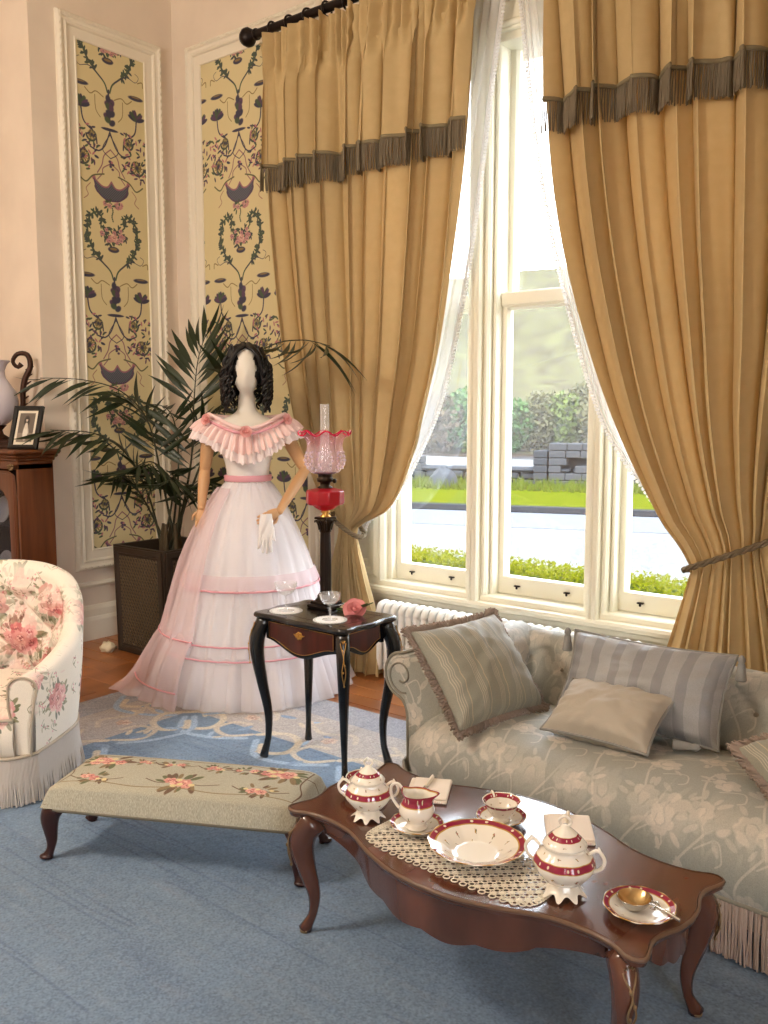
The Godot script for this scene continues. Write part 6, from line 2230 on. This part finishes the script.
func lamp() -> void:
	var c := level(326, 607, .649)
	var t := thing("oil_lamp", "tall column oil lamp with ruby glass font and frilled pink shade on side table", "oil lamp", c)
	mat("lamp_column", Color(.16, .12, .10), .35, .7)
	var g := G.new()
	g.box(Vector3(0, .008, 0), Vector3(.12, .016, .12), .004)
	g.box(Vector3(0, .022, 0), Vector3(.10, .014, .10), .004)
	g.lathe([Vector2(.045, .028), Vector2(.047, .034), Vector2(.036, .046), Vector2(.038, .052), Vector2(.030, .062), Vector2(.026, .07)], 24)
	part(g, "base", M.lamp_column, t)
	g = G.new()
	g.lathe([Vector2(.025, .068), Vector2(.0245, .20), Vector2(.022, .335)], 64, func(a: float, p: Vector2, _k: float) -> Vector2: return Vector2(p.x * (1 - .08 * absf(sin(a * 8))), p.y))
	part(g, "column", M.lamp_column, t)
	var up := Vector3(0, -.105, 0)
	g = G.new()
	g.lathe([Vector2(.023, .435), Vector2(.027, .44), Vector2(.024, .446), Vector2(.028, .48), Vector2(.036, .492), Vector2(.018, .496)], 24)
	g.box(Vector3(0, .497, 0), Vector3(.07, .010, .07), .003)
	for k in 8:
		var a := TAU * k / 8
		var d := Vector3(cos(a), 0, sin(a))
		g.tube(curve([d * .024 + Vector3(0, .446, 0), d * .030 + Vector3(0, .470, 0), d * .042 + Vector3(0, .488, 0), d * .046 + Vector3(0, .478, 0)], 8), [.006, .006, .006, .0055, .005, .005, .0045, .004, .004], 6)
	part(g, "capital", M.bronze, t).position = up
	g = G.new()
	g.lathe([Vector2(.02, .50), Vector2(.024, .505), Vector2(.013, .515), Vector2(.022, .525), Vector2(.014, .53)], 20)
	part(g, "collar", M.brass, t).position = up
	var ruby := mat("ruby_glass", Color(.62, .03, .15), .06); ruby.clearcoat_enabled = true; ruby.clearcoat = 1.0; ruby.backlight_enabled = true; ruby.backlight = Color(.9, .1, .2)
	g = G.new()
	var lobe := func(a: float, p: Vector2, _k: float) -> Vector2: return Vector2(p.x * (1 - .07 * absf(sin(a * 5))), p.y)
	g.lathe([Vector2(.012, .528), Vector2(.03, .533), Vector2(.05, .545), Vector2(.055, .552), Vector2(.078, .556), Vector2(.083, .565), Vector2(.083, .61), Vector2(.078, .618), Vector2(.05, .624), Vector2(.03, .627)], 60, lobe)
	part(g, "glass_font", ruby, t).position = up
	g = G.new()
	g.lathe([Vector2(.03, .625), Vector2(.034, .63), Vector2(.022, .638), Vector2(.022, .65), Vector2(.034, .655), Vector2(.036, .668), Vector2(.03, .672), Vector2(.030, .685), Vector2(.048, .69), Vector2(.05, .694), Vector2(.02, .696)], 28)
	g.tube([Vector3(.03, .66, 0), Vector3(.055, .66, 0)], .003, 6)
	g.tube([Vector3(.052, .66, 0), Vector3(.058, .66, 0)], .010, 12)
	part(g, "burner", M.bronze, t).position = up
	# frilled glass shade: dye deepens to ruby at the lip
	var sh := mat("shade_glass", Color(1, 1, 1, .17), .15); sh.transparency = BaseMaterial3D.TRANSPARENCY_ALPHA; sh.vertex_color_use_as_albedo = true
	sh.backlight_enabled = true; sh.backlight = Color(.5, .3, .38)
	g = G.new()
	var prof := [Vector2(.050, .690), Vector2(.066, .70), Vector2(.082, .725), Vector2(.086, .75), Vector2(.080, .78), Vector2(.074, .805), Vector2(.078, .83), Vector2(.092, .85), Vector2(.108, .862)]
	var fr := func(a: float, p: Vector2, k: float) -> Vector2:
		var w := smoothstep(.7, 1.0, k)
		return Vector2(p.x * (1 + .07 * w * sin(a * 8) + .02 * sin(a * 16) * (1 - w)), p.y + .010 * w * cos(a * 8))
	g.lathe(prof, 96, fr)
	for k in g.V.size():
		var y := g.V[k].y
		var w := smoothstep(.79, .858, y)
		g.C[k] = Color(.93, .80, .84).lerp(Color(.72, .01, .16), w)
	part(g, "shade", sh, t).position = up
	var rim := mat("shade_rim", Color(.78, .06, .24), .12)
	g = G.new()
	var rp := []
	for k in 97:
		var a := TAU * k / 96.0
		var q: Vector2 = fr.call(a, Vector2(.108, .862), 1.0)
		rp.append(Vector3(cos(a) * q.x, q.y, -sin(a) * q.x))
	rp[96] = rp[0]
	g.tube(rp, .0035, 6)
	part(g, "shade_rim", rim, t).position = up
	# etched sprays on the shade
	var et := mat("etched_glass", Color(.95, .88, .90, .5), .5); et.transparency = BaseMaterial3D.TRANSPARENCY_ALPHA
	g = G.new()
	for k in 12:
		var a := TAU * k / 12
		for q in 5:
			var y := .715 + q * .016
			var rr := ip([.70, .725, .75, .78, .805], [.066, .082, .086, .080, .074], y) + .0015
			var b := a + .10 * sin(q * 2.0)
			g.ball(Vector3(cos(b) * rr, y, sin(b) * rr), Vector3(.005, .007, .005), 6, 4)
	part(g, "etched_spray", et, t).position = up
	g = G.new()
	g.lathe([Vector2(.028, .69), Vector2(.032, .72), Vector2(.030, .75), Vector2(.022, .79), Vector2(.020, .82), Vector2(.0195, .985), Vector2(.0182, .985), Vector2(.0186, .82), Vector2(.0205, .79), Vector2(.028, .75), Vector2(.03, .72), Vector2(.026, .69)], 24)
	var ch := mat("chimney_glass", Color(1, 1, 1, .12), .03); ch.transparency = BaseMaterial3D.TRANSPARENCY_ALPHA
	part(g, "chimney", ch, t).position = up

# ---- porcelain -------------------------------------------------------------
const CRIM := Color(.58, .13, .25)
const CREAM := Color(.93, .88, .79)
func china(called: String, bands: Array, sprigs: Array, wd := 512) -> StandardMaterial3D:
	# print wrapped round a piece: v 0 at the top of the profile. bands [v0, v1]; sprigs [v, count, size]
	var p := Paint.new(wd, 256, Color(.95, .92, .86))
	var r := RandomNumberGenerator.new(); r.seed = called.length() * 7 + bands.size()
	for b in bands:
		p.im.fill_rect(Rect2i(0, int(b[0] * 256), wd, maxi(1, int((b[1] - b[0]) * 256))), CRIM)
		var mid: float = (b[0] + b[1]) / 2 * 256
		var h: float = (b[1] - b[0]) * 256
		for k in 18:
			var x := wd * (k + .5) / 18.0
			if k % 3 != 1: p.dab(x, mid, wd / 150.0, h * .26, 0, CREAM, .2)
		p.im.fill_rect(Rect2i(0, int(b[0] * 256) - 2, wd, 3), Color(.76, .58, .28))
		p.im.fill_rect(Rect2i(0, int(b[1] * 256) - 1, wd, 3), Color(.76, .58, .28))
	for s in sprigs:
		for k in int(s[1]):
			var x: float = wd * (k + .5 * (1 if int(s[0] * 100) % 2 else 0)) / s[1]
			var y: float = s[0] * 256
			for q in 5: p.leaf(x, y, s[2] * r.randf_range(.8, 1.3), r.randf() * TAU, [Color(.40, .42, .26), Color(.55, .45, .25), Color(.62, .52, .30)][q % 3])
			p.dab(x, y, s[2] * .4, s[2] * .4, 0, [Color(.72, .40, .42), Color(.80, .62, .35)][k % 2], .4)
	var m := mat("china_" + called, Color(1, 1, 1), .12, 0, p.tex())
	m.clearcoat_enabled = true; m.clearcoat = .5; m.clearcoat_roughness = .05
	return m

func scallop(n: int, d: float) -> Callable:
	return func(a: float, p: Vector2, _k: float) -> Vector2: return Vector2(p.x * (1 + d * absf(sin(a * n * .5))), p.y)

func saucer_shape(g: G, R: float, y := 0.0, n := 10) -> void:
	g.lathe([Vector2(0, y + .004), Vector2(R * .42, y + .002), Vector2(R * .44, y), Vector2(R * .5, y + .002), Vector2(R * .72, y + .010), Vector2(R, y + .020), Vector2(R * 1.005, y + .022), Vector2(R * .98, y + .0225), Vector2(R * .72, y + .0135), Vector2(R * .5, y + .006), Vector2(0, y + .0055)], 80, scallop(n, -.035))

func tea_at(x: float, z: float, y := .3692) -> Vector3:
	# a place on the tea table, in the table's own axes
	return Vector3(-1.207, 0, -1.955) + Basis(Vector3.UP, deg_to_rad(-3.4)) * Vector3(x, y, z)

func handle_c(g: G, x: float, y0: float, y1: float, out: float, r := .004) -> void:
	g.tube(curve([Vector3(x, y1, 0), Vector3(x + out * .55, y1 + .012, 0), Vector3(x + out, y1 - .006, 0), Vector3(x + out * .85, lerpf(y0, y1, .35), 0), Vector3(x + out * .35, y0 + .004, 0), Vector3(x, y0, 0)], 22), r, 8)

func footed_bowl(called: String, label: String, at: Vector3, turn: float, s: float) -> void:
	# lidded pot on a scrolled foot, with two handles
	var mb := china(called + "_body", [[.30, .40]], [[.54, 7, 9.0], [.62, 9, 7.0], [.2, 8, 6.0]])
	var ml := china(called + "_lid", [[.52, .70]], [[.85, 7, 7.0]])
	var t := thing(called, label, "tea pot", at, turn)
	var sc := scallop(10, .03)
	var g := G.new()
	# feet: a skirt of eight scrolled toes
	g.grid(96, 10, func(u: float, v: float) -> Vector3:
		var a := -u * TAU
		var toe := pow(absf(cos(a * 4)), 3.0)
		var y := lerpf(0.0, .042, v)
		var low := lerpf(.011, 0.0, toe)
		y = lerpf(low, .034, v)
		var rr := lerpf(.040 + .014 * toe, .026, pow(v, .6))
		return Vector3(cos(a) * rr, y, sin(a) * rr) * s, 1, 1, true)
	var foot := part(g, "foot", mat("china_plain", Color(.95, .92, .86), .12), t)
	g = G.new()
	g.tr = Transform3D(Basis().scaled(Vector3.ONE * s), Vector3.ZERO)
	g.lathe([Vector2(0, .029), Vector2(.026, .029), Vector2(.046, .037), Vector2(.060, .054), Vector2(.068, .068), Vector2(.068, .080), Vector2(.061, .094), Vector2(.051, .103), Vector2(.046, .109), Vector2(.047, .114), Vector2(.050, .118), Vector2(.047, .118), Vector2(.042, .108)], 80, sc)
	part(g, "body", mb, t)
	g = G.new()
	g.tr = Transform3D(Basis().scaled(Vector3.ONE * s), Vector3.ZERO)
	g.lathe([Vector2(.048, .1185), Vector2(.0485, .121), Vector2(.042, .129), Vector2(.031, .140), Vector2(.019, .151), Vector2(.010, .158), Vector2(.008, .163), Vector2(.0, .164)], 80, sc)
	var lid := part(g, "lid", ml, t)
	g = G.new()
	g.tr = Transform3D(Basis().scaled(Vector3.ONE * s), Vector3.ZERO)
	g.tube(curve([Vector3(-.006, .160, 0), Vector3(-.013, .172, 0), Vector3(-.004, .182, 0), Vector3(.008, .180, 0), Vector3(.013, .170, 0), Vector3(.006, .160, 0)], 16), .0034, 7)
	g.ball(Vector3(-.002, .184, 0), Vector3(.005, .005, .005), 8, 6)
	part(g, "finial", M.china_plain, lid)
	for d in [-1.0, 1.0]:
		g = G.new()
		g.tr = Transform3D(Basis(Vector3.UP, 0.0 if d > 0 else PI).scaled_local(Vector3.ONE * s), Vector3.ZERO)
		handle_c(g, .056, .062, .104, .034, .0042)
		g.tube([Vector3(.080, .114, 0), Vector3(.076, .124, 0)], [.004, .002], 6)
		part(g, "handle", M.china_plain, t)

func tea_things() -> void:
	# crocheted table mat
	var lace := mat("crochet", Color(.90, .86, .78), .9)
	var g := G.new()
	var r := RandomNumberGenerator.new(); r.seed = 64
	var ringm := func(c: Vector3, R: float, w: float) -> void:
		var ps := []
		for k in 9: ps.append(c + Vector3(cos(TAU * k / 8) * R, 0, sin(TAU * k / 8) * R))
		ps[8] = ps[0]
		g.tube(ps, w, 4)
	for i in 34:
		for j in 13:
			var x := -.255 + i * .0155; var z := -.095 + j * .0155
			if absf(x) > .20 and absf(z) > .05 and Vector2(absf(x) - .20, absf(z) - .05).length() > .055: continue
			if (i + j) % 3 != 0: ringm.call(Vector3(x, .0014, z), .0075, .0017)
			else:
				g.box(Vector3(x, .0014, z), Vector3(.013, .0022, .013), .0005)
	var edge := []
	for k in 70:
		var a := TAU * k / 70
		var c := cos(a); var s := sin(a)
		var e := 1.0 / pow(pow(absf(c), 5.0) + pow(absf(s), 5.0), .2)
		ringm.call(Vector3(c * e * .262, .0014, s * e * .105), .0085, .002)
	var mt := single(g, "lace_mat", lace, "cream crocheted lace mat under the plate on the tea table", "mat", "", "", tea_at(.005, .125))
	mt.rotation.y = deg_to_rad(-3.4)
	# plate
	var mp := china("plate", [[.35, .402]], [[.27, 10, 7.0], [.20, 8, 6.0]], 1024)
	g = G.new()
	var R := .128
	g.lathe([Vector2(0, .004), Vector2(.06, .003), Vector2(.064, 0), Vector2(.07, .003), Vector2(.088, .020), Vector2(R, .034), Vector2(R * 1.006, .0365), Vector2(R * .99, .037), Vector2(.088, .0235), Vector2(.070, .008), Vector2(.05, .0065), Vector2(0, .0065)], 96, scallop(12, -.03))
	# the print lies on the upper face: v runs from centre (0) to rim
	remap_print(g, R)
	var pl := single(g, "plate", mp, "large scalloped china plate with crimson border on the lace mat", "plate", "tea service", "", tea_at(.031, .092, .3722))
	# lidded pots
	footed_bowl("sugar_bowl", "round lidded china sugar bowl with crimson band, beside the cup and saucer pair", tea_at(-.325, .118), .55, .93)
	footed_bowl("teapot", "lidded two-handled china pot with crimson band between plate and strainer saucer", tea_at(.292, .105, .372), .25, 1.03)
	# cups and saucers
	var mc := china("cup", [[.05, .20]], [[.45, 8, 8.0]])
	var ms := china("saucer", [[.34, .402]], [[.25, 8, 7.0]], 1024)
	var places := [[tea_at(-.03, -.105), "china teacup on saucer with crimson rims, between plate and sofa", 2.6], [tea_at(-.425, .03), "china teacup on saucer with crimson rims, behind the lidded sugar bowl", 2.4]]
	for q in places:
		var sx: Vector3 = q[0]
		g = G.new(); saucer_shape(g, .070); remap_print(g, .070)
		var so := single(g, "saucer", ms, q[1].replace("china teacup on saucer with crimson rims", "china saucer with crimson rim under the teacup"), "saucer", "tea service", "", sx)
		var t := thing("teacup", q[1], "teacup", sx + Vector3(0, .007, 0), q[2], "tea service")
		g = G.new()
		g.lathe([Vector2(0, .002), Vector2(.022, 0), Vector2(.024, .003), Vector2(.020, .009), Vector2(.028, .018), Vector2(.040, .034), Vector2(.045, .048), Vector2(.0515, .056), Vector2(.0525, .0575), Vector2(.0505, .0575), Vector2(.044, .048), Vector2(.038, .034), Vector2(.026, .018), Vector2(0, .012)], 80, scallop(10, .02))
		for k in g.T.size():
			# the print's crimson rim shows inside and out near the lip
			var y := g.V[k].y
			g.T[k].y = clampf(1.0 - y / .0575, .02, .98)
		part(g, "cup", mc, t)
		g = G.new()
		handle_c(g, .042, .02, .048, .026, .0032)
		part(g, "handle", M.china_plain, t)
	# cream jug on its saucer
	var jx := tea_at(-.172, .09, .3722)
	g = G.new(); saucer_shape(g, .074); remap_print(g, .074)
	single(g, "saucer", ms, "china saucer with crimson rim under the cream jug", "saucer", "tea service", "", jx)
	var mj := china("jug", [[.40, .55]], [[.70, 7, 9.0]])
	var j := thing("cream_jug", "small china cream jug with wide lip and crimson band on its saucer", "jug", jx + Vector3(0, .007, 0), .35)
	g = G.new()
	g.lathe([Vector2(0, .002), Vector2(.028, 0), Vector2(.030, .004), Vector2(.024, .012), Vector2(.030, .022), Vector2(.044, .036), Vector2(.048, .05), Vector2(.044, .064), Vector2(.037, .076), Vector2(.036, .086), Vector2(.041, .096), Vector2(.039, .097), Vector2(.034, .086), Vector2(.035, .076), Vector2(.04, .05), Vector2(0, .02)], 72, func(a: float, p: Vector2, k: float) -> Vector2:
		var w := smoothstep(.06, .096, p.y)
		var lip := exp(-pow(fposmod(a + PI, TAU) - PI, 2) / .25)
		var hb := exp(-pow(fposmod(a, TAU) - PI, 2) / .3)
		return Vector2(p.x * (1 + .55 * w * lip) * (1 + .02 * absf(sin(a * 4))), p.y + w * (.006 * lip + .012 * hb)))
	part(g, "body", mj, j)
	g = G.new()
	g.tr = Transform3D(Basis(Vector3.UP, PI), Vector3.ZERO)
	g.tube(curve([Vector3(.036, .098, 0), Vector3(.054, .116, 0), Vector3(.072, .106, 0), Vector3(.070, .076, 0), Vector3(.054, .052, 0), Vector3(.046, .048, 0)], 22), .0042, 8)
	part(g, "handle", M.china_plain, j)
	# saucer with a tea strainer
	var sx2 := tea_at(.462, .062)
	g = G.new(); saucer_shape(g, .082); remap_print(g, .082)
	single(g, "saucer", ms, "china saucer with crimson rim holding the tea strainer", "saucer", "tea service", "", sx2)
	var st := thing("tea_strainer", "silver tea strainer with gilt bowl lying on a saucer", "tea strainer", sx2 + Vector3(-.012, .0085, .0), -.05)
	mat("gilt_bowl", Color(.82, .70, .50), .22, 1.0)
	g = G.new()
	g.lathe([Vector2(.018, 0), Vector2(.027, .008), Vector2(.036, .020), Vector2(.040, .0265), Vector2(.038, .0272)], 40)
	part(g, "outer_bowl", M.steel, st)
	g = G.new()
	g.lathe([Vector2(0, .004), Vector2(.012, .005), Vector2(.025, .011), Vector2(.034, .021), Vector2(.038, .0272)], 40)
	part(g, "inner_bowl", M.gilt_bowl, st)
	g = G.new()
	g.tube([Vector3(.038, .026, .006), Vector3(.052, .030, .010), Vector3(.058, .028, .02), Vector3(.048, .028, .024)], .0022, 6)
	g.tube([Vector3(.038, .026, -.006), Vector3(.052, .030, -.006), Vector3(.062, .028, .004)], .0022, 6)
	g.tube([Vector3(.05, .028, .008), Vector3(.075, .026, .012), Vector3(.115, .024, .020)], [.004, .006, .005], 8, .6, Vector3.UP)
	part(g, "handle", M.steel, st)
	# folded napkins with a knife on each
	var nm := mat("napkin", Color(.93, .88, .82), .85)
	mat("napkin_lace", Color(.90, .80, .76), .9)
	mat("ivory", Color(.90, .84, .74), .35)
	for q in [[-.305, -.125, .55, "cream folded napkin with lace edge behind the cream jug"], [.135, -.185, .62, "cream folded napkin with lace edge behind the two-handled pot"]]:
		var t := thing("napkin", q[3], "napkin", tea_at(q[0], q[1]), deg_to_rad(-3.4) + q[2], "folded napkins")
		for k in 2:
			g = G.new()
			g.box(Vector3(.006 * k, .004 + .007 * k, 0), Vector3(.125 - .012 * k, .007, .165 - .02 * k), .003)
			part(g, "fold", nm, t)
		g = G.new()
		for k in 26:
			g.ball(Vector3(.054, .005, -.076 + k * .006), Vector3(.0045, .003, .0035), 6, 4)
			if k < 17: g.ball(Vector3(-.05 + k * .0062, .005, .079), Vector3(.0035, .003, .0045), 6, 4)
		var le := part(g, "lace_edging", M.napkin_lace, t); le.set_meta("kind", "stuff")
		var kn := thing("butter_knife", q[3].replace("cream folded napkin with lace edge", "ivory handled butter knife on the napkin"), "knife", tea_at(q[0], q[1], .3692 + .0148), deg_to_rad(-3.4) + q[2] - .15, "butter knives")
		g = G.new()
		g.tube([Vector3(-.006, .006, -.065), Vector3(-.006, .006, -.02), Vector3(-.006, .006, .005)], [.0075, .0085, .006], 10, .75)
		part(g, "handle", M.ivory, kn)
		g = G.new()
		g.box(Vector3(-.006, .005, .035), Vector3(.014, .002, .062), .0008)
		part(g, "blade", M.steel, kn)

func remap_print(g: G, R: float) -> void:
	# flat pieces take their print by distance from the centre: v 0 centre .. .42 lip
	for k in g.T.size():
		var p := g.V[k]
		g.T[k].y = clampf(Vector2(p.x, p.z).length() / R * .415, .0, .43)

func small_things() -> void:
	# on the side table: two coupes on doilies, a rose, a folded fan
	var H := .6485
	var dm := mat("doily_lace", Color(.93, .92, .90), .9)
	var gl := mat("crystal", Color(1, 1, 1, .14), .02); gl.transparency = BaseMaterial3D.TRANSPARENCY_ALPHA
	for q in [[286, 611, .125, "cut glass coupe on a white doily beside the dress", "round white lace doily under the glass beside the dress"], [330, 620, .112, "cut glass coupe on a white doily beside the rose", "round white lace doily under the glass beside the rose"]]:
		var c := level(q[0], q[1], H)
		var g := G.new()
		g.lathe([Vector2(0, .0), Vector2(.058, .0), Vector2(.060, .001), Vector2(.058, .002), Vector2(0, .002)], 48)
		for k in 30:
			var a := TAU * k / 30
			var ps := []
			for n in 9: ps.append(Vector3(cos(a) * .064 + cos(TAU * n / 8) * .0065, .0015, sin(a) * .064 + sin(TAU * n / 8) * .0065))
			ps[8] = ps[0]
			g.tube(ps, .0014, 4)
		single(g, "doily", dm, q[4], "doily", "doilies", "", c)
		var t := thing("coupe_glass", q[3], "glass", c + Vector3(0, .0022, 0), 0, "coupe glasses")
		var s: float = q[2] / .12
		g = G.new(); g.tr = Transform3D(Basis().scaled(Vector3.ONE * s), Vector3.ZERO)
		g.lathe([Vector2(0, 0), Vector2(.034, 0), Vector2(.035, .0015), Vector2(.012, .005), Vector2(.0045, .012), Vector2(.004, .03), Vector2(.0065, .04), Vector2(.004, .05), Vector2(.005, .064)], 32)
		part(g, "stem", gl, t)
		g = G.new(); g.tr = Transform3D(Basis().scaled(Vector3.ONE * s), Vector3.ZERO)
		g.lathe([Vector2(.0, .064), Vector2(.012, .066), Vector2(.028, .074), Vector2(.04, .088), Vector2(.045, .104), Vector2(.047, .118), Vector2(.0455, .118), Vector2(.0435, .104), Vector2(.038, .089), Vector2(.026, .076), Vector2(0, .067)], 48, scallop(16, .015))
		part(g, "bowl", gl, t)
	mat("rose_petal", Color(.90, .60, .59), .6)
	mat("rose_leaf", Color(.28, .40, .16), .6)
	var rc := level(355, 614, H)
	var rt := thing("rose", "pink rose bloom with green leaves lying on the black side table", "flower", rc)
	silk_rose(rt, Vector3(0, .014, 0), Vector3(.35, .6, .6).normalized(), .046, M.rose_petal, "bloom")
	for k in 2:
		var g := G.new()
		g.tr = Transform3D(Basis(Vector3.UP, -.5 + k * .5) * Basis(Vector3.FORWARD, -.3), Vector3(.02, .025, -.02))
		g.grid(4, 8, func(u: float, v: float) -> Vector3:
			var w := sin(v * PI) * .016
			return Vector3(.01 + v * .06, absf(u * 2 - 1) * .004 + .01 * v, (u * 2 - 1) * w))
		part(g, "leaf", M.rose_leaf, rt)
	var sg := G.new()
	sg.tube([Vector3(-.01, .008, -.005), Vector3(-.06, .005, -.015), Vector3(-.11, .004, -.01)], .003, 6)
	part(sg, "stem", M.rose_leaf, rt)
	# folded fan
	mat("fan_stick", Color(.85, .74, .48), .5)
	var fc := level(337, 607, H)
	var ft := thing("folding_fan", "half folded cream and gilt fan lying on the side table", "fan", fc + Vector3(-.035, .001, -.005), .15)
	for k in 9:
		var g := G.new()
		g.tr = Transform3D(Basis(Vector3.UP, -.16 + k * .04), Vector3(-.05, .003 + k * .0012, 0))
		g.box(Vector3(.085, 0, 0), Vector3(.17, .0022, .013 ), .0006)
		part(g, "stick", M.fan_stick if k % 2 else M.ivory, ft)
	# scrap on the floor by the planter
	mat("scrap_paper", Color(.86, .80, .68), .9)
	var g2 := G.new()
	var nz := FastNoiseLite.new(); nz.seed = 3; nz.frequency = 2.2
	g2.grid(16, 10, func(u: float, v: float) -> Vector3:
		var e := (v - .5) * PI
		var d := Vector3(cos(e) * cos(-u * TAU), sin(e), cos(e) * sin(-u * TAU))
		return d * Vector3(.052, .034, .045) * (1.0 + .6 * nz.get_noise_3dv(d * 1.4)) + Vector3(0, .026, 0), 1, 1, true)
	single(g2, "crumpled_paper", M.scrap_paper, "crumpled cream paper scrap on the floorboards beside the planter", "paper", "", "", level(110, 652, -.012) + Vector3(-.02, 0, .0))
